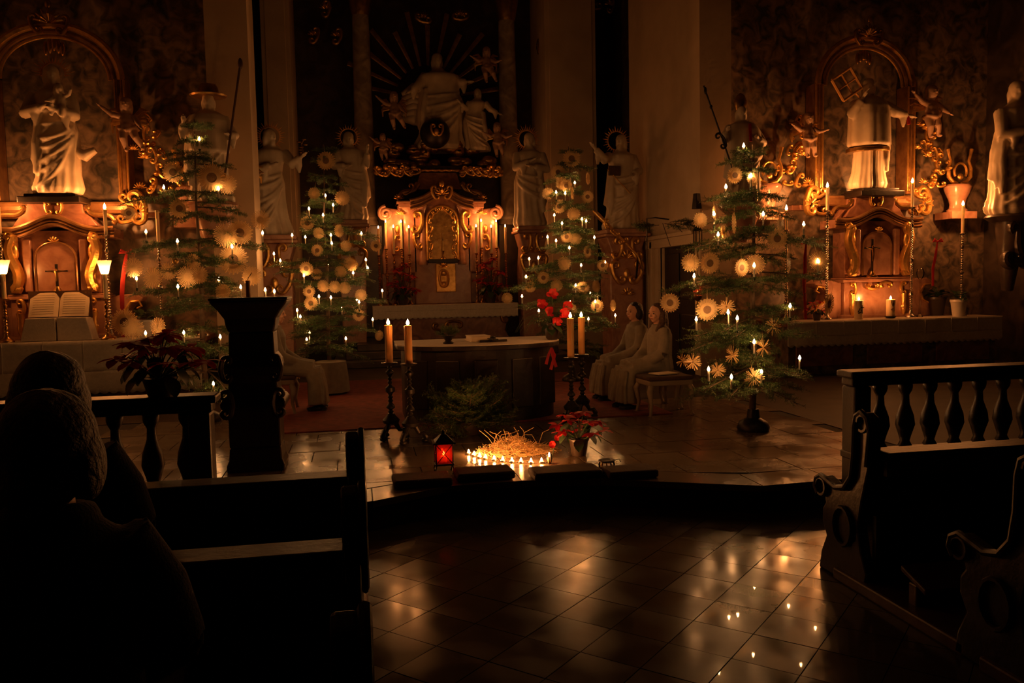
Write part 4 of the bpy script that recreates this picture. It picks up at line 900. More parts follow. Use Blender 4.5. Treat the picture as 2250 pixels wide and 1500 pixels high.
TC = dict(c=[(1263, 404), (1222, 425), (1242, 427), (1218, 475), (1235, 493), (1279, 484), (1288, 488), (1203, 523), (1222, 531), (1306, 524), (1183, 569), (1277, 585), (1330, 579), (1163, 571), (1156, 610), (1265, 629), (1147, 653), (1297, 647), (1308, 665), (1352, 695), (1184, 685), (1253, 667), (1293, 703), (1251, 547)],
          s=[(1204, 425, 14, 2, 0), (1233, 402, 14, 2, .4), (1244, 408, 14, 1, 0), (1258, 424, 14, 2, 1.2), (1291, 432, 14, 1, 0), (1229, 453, 16, 1, 0), (1260, 470, 15, 2, 0), (1264, 525, 14, 2, 0), (1240, 578, 16, 2, .3), (1324, 583, 13, 1, 0), (1194, 610, 14, 1, 0), (1165, 630, 13, 2, 0), (1223, 627, 14, 2, 0), (1310, 629, 14, 2, .7), (1281, 632, 15, 1, 0), (1312, 672, 15, 1, 0), (1347, 671, 13, 2, .9), (1114, 655, 13, 2, 0), (1256, 348, 20, 1, 0), (1226, 378, 16, 1, .2), (1292, 392, 14, 2, 1.1), (1291, 553, 14, 1, .8), (1245, 520, 14, 1, .2), (1256, 680, 14, 2, .3)])
TD = dict(c=[(1634, 324), (1650, 390), (1595, 414), (1578, 519), (1569, 474), (1677, 474), (1766, 496), (1525, 610), (1657, 587), (1797, 578), (1600, 690), (1620, 703), (1530, 705), (1736, 676), (1657, 755), (1757, 790), (1557, 815), (1607, 832), (1673, 820)],
          s=[(1517, 577, 21, 2, 0), (1560, 578, 24, 1, .2), (1660, 580, 23, 2, 0), (1630, 588, 21, 1, .5), (1800, 574, 24, 2, 0), (1733, 575, 24, 2, 1.05), (1539, 484, 18, 2, .2), (1570, 470, 20, 2, 1.1), (1613, 490, 24, 2, 1.1), (1708, 524, 24, 1, 0), (1472, 665, 22, 1, 0), (1554, 680, 26, 1, 0), (1596, 674, 21, 3, .4), (1700, 717, 21, 3, 1.0), (1678, 763, 22, 3, 1.15), (1610, 780, 22, 3, 1.3), (1657, 829, 23, 3, .2), (1577, 813, 18, 3, .3), (1522, 795, 20, 3, .3), (1500, 792, 16, 3, 1.0), (1822, 668, 25, 2, .8), (1615, 385, 19, 1, .2), (1655, 394, 16, 1, .3), (1590, 510, 16, 2, .9), (1715, 492, 18, 2, .8)])
bA = ground(455, 925, CZ); bD = ground(1655, 945, CZ); bB = ground(727, 855, CZ); bC = ground(1258, 838, CZ)
fir(441, 262, bA, 0, 'fir behind the lectern', 'sparse fir tree with straw stars and lights directly behind the dark lectern', .92, TA['c'], TA['s'], 1)
fir(722, 318, bB, 0, 'fir left of the high altar', 'fir tree with many small lights, left of the high altar', .80, TB['c'], TB['s'], 2)
fir(1258, 322, bC, 0, 'fir right of the high altar', 'fir tree with small lights, right of the high altar', .82, TC['c'], TC['s'], 3)
fir(1638, 318, bD, 0, 'fir by the right pillar', 'fir tree with spiky straw stars by the right pillar and right altar', .88, TD['c'], TD['s'], 4)
p = at(385, 574, bA.y - .1); m = MB(); m.ell(p, .032, 14, 10); o = m.build('glass_bauble', 'gold'); tag(o, 'small shiny golden ball hanging on the fir behind the lectern', 'bauble')
# eternal lamp with red glass beside the right pillar
p = at(1533, 640, 10.6); t = thing('sanctuary_lamp', p - Vector((0, 0, .22)), 'hanging sanctuary lamp with red glass at the right pillar', 'lamp')
MB().lathe([(.03, -.02), (.052, .0), (.056, .08), (.066, .16)], 20, tuple(p - Vector((0, 0, .06)))).build('red_glass', 'red_glass', t)
MB().lathe([(.01, -.2), (.03, -.17), (.02, -.13), (.06, -.09), (.065, -.06), (.05, -.05)], 18, tuple(p)).build('bowl', 'brass', t)
obj('flame', FL['lantern'], t, (0, 0, .2), sc=(.014, .014, .03)); MB().lathe([(.02, 0), (.02, .05)], 10, tuple(p - Vector((0, 0, .07)))).build('candle', 'wax', t)
for k in range(3): a = 2 * PI * k / 3; MB().tube([p + Vector((.06 * math.cos(a), .06 * math.sin(a), .1)), p + Vector((0, 0, .55)), p + Vector((.0, 0, .62))], .004, 5).build('chain', 'brass', t)
MB().tube([p + Vector((0, 0, .62)), p + Vector((.04, .1, .66)), Vector((XR0 + .1, 11.32, p.z + .66))], .014, 6).build('wall_arm', 'iron', t)
# small wall lantern and spotlight box at the pillar edge
p = at(1531, 442, 11.2); o = MB().box(p, (.11, .10, .22), .3, .7).build('wall_spotlight', 'iron', bevel=.008); tag(o, 'small dark spotlight box on the edge of the right pillar', 'spotlight')
p = at(1533, 520, 10.9); t = thing('wall_lantern', p - Vector((0, 0, .14)), 'little unlit iron lantern beside the right pillar above the lamp arm', 'lantern')
MB().lathe([(.075, .08), (.03, .14), (.01, .17)], 8, tuple(p)).build('roof', 'iron', t)
for k in range(4): a = PI / 4 + k * PI / 2; MB().tube([p + Vector((.06 * math.cos(a), .06 * math.sin(a), -.12)), p + Vector((.06 * math.cos(a), .06 * math.sin(a), .09))], .007, 5).build('post', 'iron', t)
MB().lathe([(.07, -.14), (.07, -.12)], 8, tuple(p)).build('base', 'iron', t); MB().tube([p + Vector((0, 0, .16)), p + Vector((0, .12, .22)), p + Vector((0, .42, .22))], .01, 6).build('arm', 'iron', t)
# ------------------------------------------------------------------ pedestals of the chancel saints
for px, pf, w, Y, lab in ((603, 518, .34, 13.6, 'pointing-right saint behind the lectern tree'), (1364, 505, .36, 13.6, 'pointing-left saint by the pillar wall'), (772, 485, .30, 15.7, 'saint just left of the high altar'), (1166, 498, .30, 15.7, 'saint just right of the high altar')):
    b = at(px, pf, Y); pz = CZ + (.36 if Y > 15 else 0); t = thing('pedestal', (b.x, b.y, pz), f'gilded marble pedestal under the {lab}', 'pedestal'); z = b.z
    MB().b2(b.x - w, b.x + w, b.y - w, b.y + w, z - .08, z).b2(b.x - w * 1.1, b.x + w * 1.1, b.y - w * 1.1, b.y + w, z - .13, z - .08).build('cap', 'pink_marble', t, smooth=False, bevel=.015)
    MB().prism([(b.x - w * .95, z - .13), (b.x - w * .7, z - .4), (b.x - w * .8, z - .9), (b.x - w * .7, pz), (b.x + w * .7, pz), (b.x + w * .8, z - .9), (b.x + w * .7, z - .4), (b.x + w * .95, z - .13)], b.y - w * .8, b.y + w * .8).build('body', 'pink_marble', t, smooth=False, bevel=.02)
    for s in (-1, 1):
        m = MB(); cscroll(m, (b.x + s * w * .5, b.y - w * .86, z - .32), .22, .2 * s, s, .14); cscroll(m, (b.x + s * w * .4, b.y - w * .86, z - .72), .24, -.4 * s, -s, .13); m.build('gilded_scroll', 'gold', t)
    m = MB(); shell(m, (b.x, b.y - w * .86, z - .5), .15); m.ell((b.x, b.y - w * .85, z - .75), (.06, .04, .1)); shell(m, (b.x, b.y - w * .86, z - 1.1), .12); m.build('gilded_shell', 'gold', t)
# ------------------------------------------------------------------ free-standing altar
def fx(px, py, Y): return at(px, py, Y)
af = at(1068, 759, 8.1); ZA = af.z; ax = af.x; aw = .86
t = thing('main_altar', (ax, 8.6, CZ), 'dark free-standing altar with rounded front and white top cloth, picture centre', 'altar')
front = [(ax + aw * .92 * math.sin(a), 8.62 - .50 * math.cos(a)) for a in [-PI / 2 + PI * i / 24 for i in range(25)]]
MB().prismz(front + [(ax + aw * .92, 9.1), (ax - aw * .92, 9.1)], CZ, ZA - .05).build('body', 'dark_wood', t, smooth=False)
fr2 = [(ax + aw * math.sin(a), 8.62 - .54 * math.cos(a)) for a in [-PI / 2 + PI * i / 24 for i in range(25)]]
MB().prismz(fr2 + [(ax + aw, 9.2), (ax - aw, 9.2)], ZA - .05, ZA).build('top_slab', 'dark_wood', t, smooth=False, bevel=.008)
for k in range(5):
    a = -1.0 + .5 * k; p = Vector((ax + aw * .925 * math.sin(a), 8.62 - .505 * math.cos(a), (CZ + ZA) / 2)); MB().box(p, (.24, .02, .5), a * .62).build('front_panel', 'dark_wood', t, smooth=False, bevel=.01)
o = MB().prismz([(x, y - .004) for x, y in fr2] + [(ax + aw, 9.2), (ax - aw, 9.2)], ZA, ZA + .006).build('altar_cloth', 'white_cloth', smooth=False); tag(o, 'white linen lying on top of the dark central altar', 'altar cloth'); ZT = ZA + .006
p = at(1050, 744, 8.75); t = thing('missal', (p.x, p.y, ZT), 'closed pale book lying on the central altar', 'book')
MB().box((p.x, p.y, ZT + .028), (.20, .26, .048), .1).build('pages', 'paper', t, bevel=.004); MB().box((p.x, p.y, ZT + .003), (.215, .275, .006), .1).box((p.x, p.y, ZT + .055), (.215, .275, .006), .1).build('cover', 'paper', t)
p = at(1083, 750, 8.5); t = thing('altar_cross', (p.x, p.y, ZT), 'flat dark cross-shaped stand lying on the central altar', 'cross')
MB().box((p.x, p.y, ZT + .012), (.30, .05, .024), .15).build('long_bar', 'iron', t, bevel=.005); MB().box((p.x, p.y, ZT + .03), (.06, .20, .014), .15).lathe([(.04, .036), (.03, .05), (.012, .06)], 12, (p.x, p.y, ZT)).build('cross_bar', 'iron', t, bevel=.004)
p = at(985, 748, 8.45); t = thing('twig_arrangement', (p.x, p.y, ZT), 'low dark bowl with fir twigs on the left of the central altar', 'plant')
MB().lathe([(.05, 0), (.06, .01), (.03, .03), (.05, .06), (.09, .085)], 16, (p.x, p.y, ZT)).build('bowl', 'iron', t)
for k in range(7):
    a = 2 * PI * k / 7; twig('twig', BR[.25][k % 2], t, (0, 0, .075), (random.uniform(-.4, .4), -random.uniform(.3, 1.0), a), .5)
# amaryllis bouquet
def petal_mesh(L, w, curl, mat):
    m = MB(); vs = []; fs = []; n = 5
    for i in range(n + 1):
        q = i / n; ww = w * math.sin(PI * min(q * .93 + .05, 1)) ** .8
        for s in (-1, 0, 1): vs.append((L * q * math.cos(curl * q), s * ww, L * q * math.sin(curl * q) * .8 + .12 * w * abs(s)))
    for i in range(n):
        for s in range(2): a = i * 3 + s; fs.append((a, a + 1, a + 4, a + 3))
    m.add(vs, fs); me = m.mesh('petal'); me.materials.append(MATS[mat]); return me
PETAL = petal_mesh(.075, .026, .7, 'red_petal'); BRACT = petal_mesh(.12, .034, -.35, 'red_petal'); LEAF = petal_mesh(.14, .042, -.6, 'leaf')
p = at(1214, 752, 8.55); t = thing('amaryllis_bouquet', (p.x, p.y, ZT), 'red amaryllis bouquet with grasses and ribbon, right end of the central altar', 'flowers')
MB().lathe([(.05, 0), (.07, .02), (.08, .10), (.06, .16), (.065, .18)], 18, (p.x, p.y, ZT)).build('vase', 'pot_dark', t)
for k, (qx, qy) in enumerate(((1190, 668), (1213, 646), (1206, 684), (1238, 688), (1222, 706), (1246, 672))):
    f = at(qx, qy, 8.5 + .04 * (k % 3 - 1)); st = MB(); st.tube([(p.x, p.y, ZT + .1), ((p.x + f.x) / 2 + .01, p.y, (ZT + f.z) / 2 + .05), f], [.009, .008, .006], 6); st.build('stem', 'leaf', t)
    for j in range(6): obj('petal', PETAL, t, tuple(f - Vector(t.location)), (random.uniform(-.2, .2) - .9, 0, 0) if 0 else Matrix.Rotation(random.uniform(-.5, .5), 3, 'Z').to_4x4().to_euler(), 1.0).matrix_local = Matrix.Translation(f - Vector(t.location)) @ Matrix.Rotation(PI / 2 + random.uniform(-.35, .35), 4, 'X') @ Matrix.Rotation(random.uniform(-.5, .5), 4, 'Y') @ Matrix.Rotation(2 * PI * j / 6, 4, 'Z')
for k in range(12):
    a = random.uniform(-1.3, 1.0) if k else .2; L = random.uniform(.25, .45); g = MB(); x = -1 if k % 4 else 1
    g.tube([(p.x, p.y - .02, ZT + .15), (p.x + x * L * .3, p.y - .08, ZT + .15 + L * .45 * (1 + .3 * a)), (p.x + x * L * .75, p.y - .1, ZT + .12 + L * .35 * (1 + .3 * a)), (p.x + x * L, p.y - .1, ZT + .05 + L * .1)], [.003, .0025, .002, .001], 5); g.build('grass_blade', 'leaf', t)
for k in range(7): obj('leaf', LEAF, t, (random.uniform(-.04, .04), random.uniform(-.04, .02), .16), (random.uniform(-.3, .3), random.uniform(-.4, .3), 2 * PI * k / 7), 1.2)
for k, (x0, x1) in enumerate(((1205, 1200), (1214, 1222), (1219, 1210))):
    g = MB(); g.tube([at(1212, 764, 8.02), at(x0, 780, 7.98), at(x1, 800 + 6 * k, 7.98)], [.012, .016, .018], 6, .15); g.build('ribbon', 'red_cloth', t)
# ------------------------------------------------------------------ big candles on tripod stands
for k, (px, pt, pb, pf, Y, lab) in enumerate(((853, 714, 796, 962, 7.57, 'outer left of the central altar'), (896, 715, 798, 968, 7.35, 'inner left of the central altar'), (1253, 699, 785, 955, 7.85, 'front right of the central altar'), (1277, 697, 778, 945, 8.2, 'rear right of the central altar'))):
    p = at(px, pt, Y); q = at(px, pb, Y)
    candle(p, p.z - q.z, .034, f'thick amber candle burning on a stand, {lab}', kind='big', mat='beeswax', fl=.055, fw=.03)
    stick((p.x, p.y, CZ), q.z - CZ, f'dark turned tripod candle stand, {lab}', 'iron', .10, legs=3, plate=.075, cat='candle stand')
# ------------------------------------------------------------------ tea lights, straw and small things on the step
TEA = [(1030, 992), (1042, 996), (1054, 1000), (1067, 1003), (1086, 1006), (1105, 1008), (1125, 1010), (1145, 1011), (1167, 1012), (1190, 1011)]
m = MB(); m.lathe([(.018, 0), (.019, .001), (.0195, .016), (.0185, .016), (.018, .003)], 18); CUP = m.mesh('cup'); CUP.materials.append(MATS['tin'])
m = MB(); m.lathe([(.018, .002), (.018, .012), (.016, .0125), (.004, .0115)], 18); TWX = m.mesh('wax'); TWX.materials.append(MATS['wax'])
m = MB(); m.tube([(0, 0, .010), (0, 0, .017)], .001, 5); TWK = m.mesh('wick'); TWK.materials.append(MATS['wick'])
for k, (px, py) in enumerate(TEA):
    g = ground(px, py + 6, CZ); t = thing('tea_light', g, f'burning tea light on the step, {ordn(k+1)} from the left in the curved row', 'tea light', 'row of tea lights before the straw')
    obj('cup', CUP, t); obj('wax', TWX, t); obj('wick', TWK, t); obj('flame', FL['tea'], t, (0, 0, .0135), sc=(.019, .019, .030))
g = ground(1207, 1018, CZ); t = candle(g + Vector((0, 0, .055)), .055, .011, 'small candle in a narrow glass at the right end of the tea lights', kind='tea', fl=.03, fw=.014)
o = MB().lathe([(.016, 0), (.018, .003), (.024, .075), (.023, .075), (.016, .006)], 18, tuple(g)).build('glass', 'clear_glass', t)
rnd = random.Random(3); m = MB(); c = ground(1140, 1000, CZ); c.y += .12
for k in range(1100):
    a = rnd.uniform(0, 2 * PI); r = rnd.random() ** .6; x = c.x + .34 * r * math.cos(a); y = c.y + .20 * r * math.sin(a); z = CZ + .004 + .12 * (1 - r ** 1.3) * rnd.random() * (1.25 if math.cos(a) < .5 else .8)
    b1 = rnd.uniform(0, PI); e = rnd.gauss(0, .4); L = rnd.uniform(.05, .13); d = Vector((math.cos(b1) * math.cos(e), math.sin(b1) * math.cos(e), math.sin(e))) * L
    p0 = Vector((x, y, z)) - d * .5; p1 = Vector((x, y, z)) + d * .5; p0.z = max(p0.z, CZ + .003); p1.z = max(p1.z, CZ + .003)
    mid = (p0 + p1) / 2 + Vector((0, 0, rnd.uniform(-.008, .012))); mid.z = max(mid.z, CZ + .003); m.tube([p0, mid, p1], .0016, 4)
for k in range(14):
    a = rnd.uniform(-.3, PI + .3); p0 = Vector((c.x + rnd.uniform(-.2, .25), c.y + .05, CZ + .06)); m.tube([p0, p0 + Vector((math.cos(a) * .05, 0, .06 + .05 * rnd.random())), p0 + Vector((math.cos(a) * .13, -.02, .07 + .08 * rnd.random()))], .0016, 4)
o = stuff(m.build('straw_heap', 'straw')); tag(o, 'heap of loose straw on the chancel floor behind the tea lights', 'straw')
# lantern with red panes
g = ground(976, 1038, CZ); t = thing('lantern', g, 'little iron lantern with red glass panes and burning candle on the step', 'lantern'); s = .062; zb = .075; zt = .225
for a in (-1, 1):
    for b in (-1, 1):
        MB().tube([g + Vector((a * s, b * s, zb)), g + Vector((a * s, b * s, zt))], .005, 6).build('post', 'iron', t)
        MB().tube([g + Vector((a * s * .9, b * s * .9, zb)), g + Vector((a * s * 1.1, b * s * 1.1, .03)), g + Vector((a * s * 1.0, b * s * 1.0, 0))], [.008, .006, .009], 6).build('foot', 'iron', t)
for k in range(4):
    a = k * PI / 2; n = Vector((math.cos(a), math.sin(a), 0)); pn = MB().box(g + n * s + Vector((0, 0, (zb + zt) / 2)), (2 * s - .012, .003, zt - zb - .01), a + PI / 2); pn = pn.build('pane', 'red_glass', t)
    u = Vector((-n.y, n.x, 0)); q = MB(); q.tube([g + n * (s + .003) - u * s + Vector((0, 0, zb)), g + n * (s + .003) + u * s + Vector((0, 0, zt))], .0028, 5); q.tube([g + n * (s + .003) + u * s + Vector((0, 0, zb)), g + n * (s + .003) - u * s + Vector((0, 0, zt))], .0028, 5); q.build('cross_wire', 'iron', pn)
MB().box(g + Vector((0, 0, zb - .004)), (2.3 * s, 2.3 * s, .012)).build('floor_plate', 'iron', t, bevel=.002)
MB().box(g + Vector((0, 0, zt + .008)), (2.7 * s, 2.7 * s, .012)).box(g + Vector((0, 0, zt + .04)), (2.2 * s, 2.2 * s, .05), 0, .3).lathe([(.02, zt + .06), (.016, zt + .085), (.004, zt + .1)], 10, tuple(g)).build('roof', 'iron', t)
MB().tube([g + Vector((.03 * math.cos(a), 0, zt + .11 + .03 * math.sin(a))) for a in [2 * PI * i / 16 for i in range(17)]], .003, 5).build('ring_handle', 'iron', t)
MB().lathe([(.022, zb + .002), (.022, zb + .05), (.018, zb + .052)], 14, tuple(g)).build('candle', 'wax', t); obj('flame', FL['lantern'], t, (0, 0, zb + .056), sc=(.018, .018, .034))
g = ground(1333, 1027, CZ); t = thing('metal_candle_holder', g, 'small dark three-legged metal holder on the step right of the poinsettia', 'candle holder')
MB().lathe([(.05, .045), (.062, .05), (.062, .058), (.05, .062), (.03, .055)], 18, tuple(g)).build('dish', 'iron', t)
for k in range(5): a = 2 * PI * k / 5; MB().tube([g + Vector((.05 * math.cos(a), .05 * math.sin(a), .05)), g + Vector((.06 * math.cos(a), .06 * math.sin(a), .02)), g + Vector((.056 * math.cos(a), .056 * math.sin(a), 0))], [.006, .007, .008], 6).build('leg', 'brass' if k % 2 else 'iron', t)
MB().tube([g + Vector((.055, 0, .05)), g + Vector((.1, 0, .06)), g + Vector((.11, 0, .035))], .004, 6).build('handle', 'iron', t)
for k, (px, py, w, d) in enumerate(((928, 1064, .41, .26), (1064, 1049, .42, .26), (1243, 1047, .50, .26), (1384, 1046, .37, .24))):
    g = ground(px, py, CZ); m = MB(); m.box(g + Vector((0, .02, .03)), (w, d, .058), .02); o = m.build('kneeling_cushion', 'cushion', smooth=True, bevel=.018)
    tag(o, f'flat dark kneeling cushion on the edge of the step, {ordn(k+1)} from the left', 'cushion')
# fir greenery in front of the altar
g = ground(1030, 952, CZ); t = thing('fir_greenery', g, 'bundle of leafy green branches standing before the central altar', 'plant')
MB().lathe([(.11, 0), (.13, .03), (.14, .12), (.12, .13)], 18, tuple(g)).build('pot', 'pot_dark', t)
for k in range(44):
    a = 2 * PI * k / 44 * 3.1; el = random.uniform(.0, 1.2); twig('branch', BR[.45][k % 2], t, (0, 0, .10), (random.uniform(-.6, .6), -el, a), random.uniform(.75, 1.15))
for k in range(12):
    twig('branch', BR[.45][k % 2], t, (.06 * (k % 3), -.05, .06 + .03 * (k % 4)), (random.uniform(-.3, .3), -random.uniform(.05, .5), -1.5 + .22 * k), random.uniform(.7, 1.0))
# ------------------------------------------------------------------ poinsettias
def poinsettia(base, s, label, pot='pot_dark', n=16, flat=.55, wrap=False, leaves=14, ph=.16, lift=.30):
    t = thing('poinsettia', base, label, 'plant'); b = Vector(base)
    MB().lathe([(.07 * s, 0), (.075 * s, .01 * s), (.10 * s, ph * s), (.105 * s, ph * s), (.105 * s, ph * s + .015 * s), (.09 * s, ph * s + .01 * s)], 18, tuple(b)).build('pot', pot, t)
    for k in range(n):
        a = 2 * PI * k / n * 2.4; r = .30 * s * math.sqrt((k + .5) / n); z = (ph + lift - flat * .45 * (r / .30 / s) ** 2) * s; c = Vector((r * math.cos(a), r * math.sin(a), z))
        MB().tube([b + Vector((0, 0, ph * s)), b + Vector((c.x * .5, c.y * .5, z * .75)), b + c], .005 * s, 5).build('stem', 'leaf', t)
        for j in range(6):
            o = obj('bract', BRACT, t); o.matrix_local = Matrix.Translation(c) @ Matrix.Rotation(random.uniform(-.3, .3), 4, 'X') @ Matrix.Rotation(2 * PI * j / 6 + a, 4, 'Z') @ Matrix.Rotation(random.uniform(-.3, .25), 4, 'Y') @ Matrix.Scale(s * random.uniform(.75, 1.05), 4)
    for k in range(leaves):
        a = 2 * PI * k / leaves * 1.7; o = obj('leaf', LEAF, t); o.matrix_local = Matrix.Translation((.13 * s * math.cos(a), .13 * s * math.sin(a), (ph + random.uniform(.02, .2)) * s)) @ Matrix.Rotation(a, 4, 'Z') @ Matrix.Rotation(random.uniform(0, .6), 4, 'Y') @ Matrix.Scale(s * random.uniform(.9, 1.3), 4)
    return t
g = ground(1272, 1000, CZ); poinsettia(g, .78, 'dark red poinsettia in a pot on the step beside the straw', n=12, leaves=12)
g = ground(1214, 1000, CZ) ; t = thing('amaryllis_bloom', g, 'bright red bloom leaning over the right end of the straw heap', 'flower'); f = at(1212, 976, g.y - .02)
MB().tube([g, g.lerp(f, .6) + Vector((.02, .02, 0)), f], .004, 6).build('stem', 'leaf', t)
for q, c in ((0, f), (1, f + Vector((.05, .02, .055)))):
    for j in range(6): o = obj('petal', PETAL, t); o.matrix_local = Matrix.Translation(c - g) @ Matrix.Rotation(PI / 2 - .2 + .3 * q, 4, 'X') @ Matrix.Rotation(2 * PI * j / 6, 4, 'Z') @ Matrix.Rotation(-.2, 4, 'Y') @ Matrix.Scale(.6, 4)
for (px, lab) in ((885, 'left'), (1078, 'right')):
    p = at(px, 650, 15.9); poinsettia((p.x, p.y, ZM + .006), 1.0 if lab == 'left' else 1.1, f'red poinsettia on the high altar, {lab} of the tabernacle', n=22, flat=1.35, leaves=14, ph=.14, lift=.66)
p = at(1795, 695, 11.0); poinsettia((p.x, p.y, zr), .62, 'red poinsettia on the right side altar behind the fir', n=8, leaves=9)
# pot plants on the side altars
def pot_plant(p, s, label, mat='pot_white', leaf='leaf', n=22):
    t = thing('potted_plant', p, label, 'plant'); b = Vector(p)
    MB().lathe([(.075 * s, 0), (.08 * s, .01 * s), (.105 * s, .20 * s), (.115 * s, .21 * s), (.115 * s, .24 * s), (.10 * s, .24 * s), (.09 * s, .21 * s)], 20, tuple(b)).build('pot', mat, t)
    for k in range(n):
        a = 2.4 * k; o = obj('leaf', LEAF, t); o.matrix_local = Matrix.Translation((.05 * s * math.cos(a), .05 * s * math.sin(a), (.24 + .08 * random.random()) * s)) @ Matrix.Rotation(a, 4, 'Z') @ Matrix.Rotation(-random.uniform(.1, 1.2), 4, 'Y') @ Matrix.Scale(s * random.uniform(.7, 1.1), 4)
    return t
p = at(2106, 697, 10.95); pot_plant((p.x, p.y, zr), 1.05, 'dark leafy plant in a ribbed white pot, right end of the right altar')
p = at(2058, 690, 11.4); pot_plant((p.x, p.y, zR + .006), 1.2, 'dim plant with red ribbon, behind the white flowerpot on the right altar', 'pot_dark', n=20)
p = at(318, 742, 11.0); pot_plant((p.x, p.y, zl), .95, 'plant in a white pot on the left altar behind the straw stars', n=18)
def ribbon(pts, label, w=.022):
    t = thing('red_ribbon', pts[-1], label, 'ribbon'); m = MB(); m.tube(pts, [w * .5] + [w] * (len(pts) - 2) + [w * .8], 6, .18); m.build('streamer', 'red_cloth', t)
    p0 = Vector(pts[0]); m = MB()
    for s in (-1, 1): m.tube([p0, p0 + Vector((s * .06, -.01, .035)), p0 + Vector((s * .085, -.01, .0)), p0], [.008, .018, .018, .008], 6, .4)
    m.ell(p0, (.018, .014, .016)); m.build('bow', 'red_cloth', t); return t
ribbon([at(278, 555, 11.05), at(274, 585, 11.05), at(270, 615, 11.05), at(268, 645, 11.05), Vector((at(268, 645, 11.05).x, 11.0, zl + .02))], 'long red ribbon with bow hanging on the left altar beside a straw star', .030)
ribbon([at(1771, 535, 11.05), at(1769, 565, 11.05), at(1769, 595, 11.05), at(1767, 618, 11.05), Vector((at(1767, 618, 11.05).x, 11.0, zr + .02))], 'long red ribbon with bow hanging on the right altar behind the fir', .030)
ribbon([at(2060, 530, 11.25), at(2056, 560, 11.25), at(2050, 590, 11.25), at(2050, 628, 11.25)], 'dark red ribbon with bow at the right end of the right altar', .026)
p = at(2022, 612, 11.1); t = thing('glass_vase', (p.x, p.y, zr), 'small round glass vase glinting on the right altar', 'vase')
MB().lathe([(.04, 0), (.045, .01), (.015, .04), (.012, p.z - zr - .02), (.05, p.z - zr + .03), (.06, p.z - zr + .09), (.04, p.z - zr + .15), (.035, p.z - zr + .15)], 20, (p.x, p.y, zr)).build('body', 'clear_glass', t)
# pillar candles on the right altar
for px, pt, pb, lab, em in ((1887, 660, 697, 'left, with dark cross emblem', True), (1957, 658, 690, 'right, on a dark dish', False)):
    p = at(px, pt, 10.98); q = .038 if not em else 0
    t = candle((p.x, p.y, p.z), p.z - zr - q, .062, f'thick burning pillar candle on the right altar: {lab}', kind='altar', fl=.05, fw=.028)
    if em:
        m = MB(); y = p.y - .064; zc = p.z - .12; m.b2(p.x + .012, p.x + .022, y, y + .012, zc - .07, zc + .05); m.b2(p.x - .01, p.x + .045, y, y + .014, zc + .012, zc + .022)
        m.tube([(p.x - .045, y + .012, zc - .05), (p.x - .02, y, zc + .01), (p.x + .0, y - .001, zc - .02), (p.x + .02, y, zc - .055)], .006, 6); m.tube([(p.x - .04, y + .01, zc - .065), (p.x, y, zc - .05)], .008, 6); m.build('emblem', 'wick', t)
    else:
        o = MB().lathe([(.05, 0), (.06, .008), (.085, .030), (.095, .036), (.08, .036)], 20, (p.x, p.y, zr)).build('candle_dish', 'iron'); tag(o, 'dark dish under the right pillar candle on the right altar', 'dish')
        m = MB(); m.ell((p.x, p.y - .06, p.z - .07), (.02, .006, .03)); m.tube([(p.x - .03, p.y - .057, p.z - .15), (p.x, p.y - .063, p.z - .12), (p.x + .03, p.y - .057, p.z - .16)], .007, 6); m.build('emblem', 'old_gold', t)
# crucifixes
for (px, pf, pt, Y, zb, lab) in ((1916, 612, 525, 11.28, ZR(1.572), 'right'), (128, 660, 580, 11.26, ZL(1.572), 'left')):
    b = at(px, pf, Y); t = thing('crucifix', (b.x, b.y, zb), f'small standing crucifix before the {lab} tabernacle door', 'crucifix'); hh = at(px, pt, Y).z - zb
    MB().lathe([(.085, 0), (.08, .02), (.05, .035), (.035, .07), (.02, .09)], 16, (b.x, b.y, zb)).build('base', 'brass', t)
    MB().b2(b.x - .016, b.x + .016, b.y - .01, b.y + .01, zb + .08, zb + hh).b2(b.x - .13, b.x + .13, b.y - .01, b.y + .01, zb + hh * .74, zb + hh * .79).build('cross', 'dark_wood', t, bevel=.004)
    m = MB(); m.ell((b.x, b.y - .02, zb + hh * .80), .018); m.tube([(b.x, b.y - .02, zb + hh * .76), (b.x + .006, b.y - .025, zb + hh * .6), (b.x, b.y - .02, zb + hh * .42)], [.024, .018, .009], 8)
    for s in (-1, 1): m.tube([(b.x + s * .015, b.y - .02, zb + hh * .73), (b.x + s * .11, b.y - .018, zb + hh * .78)], [.010, .006], 6)
    m.build('corpus', 'brass', t)
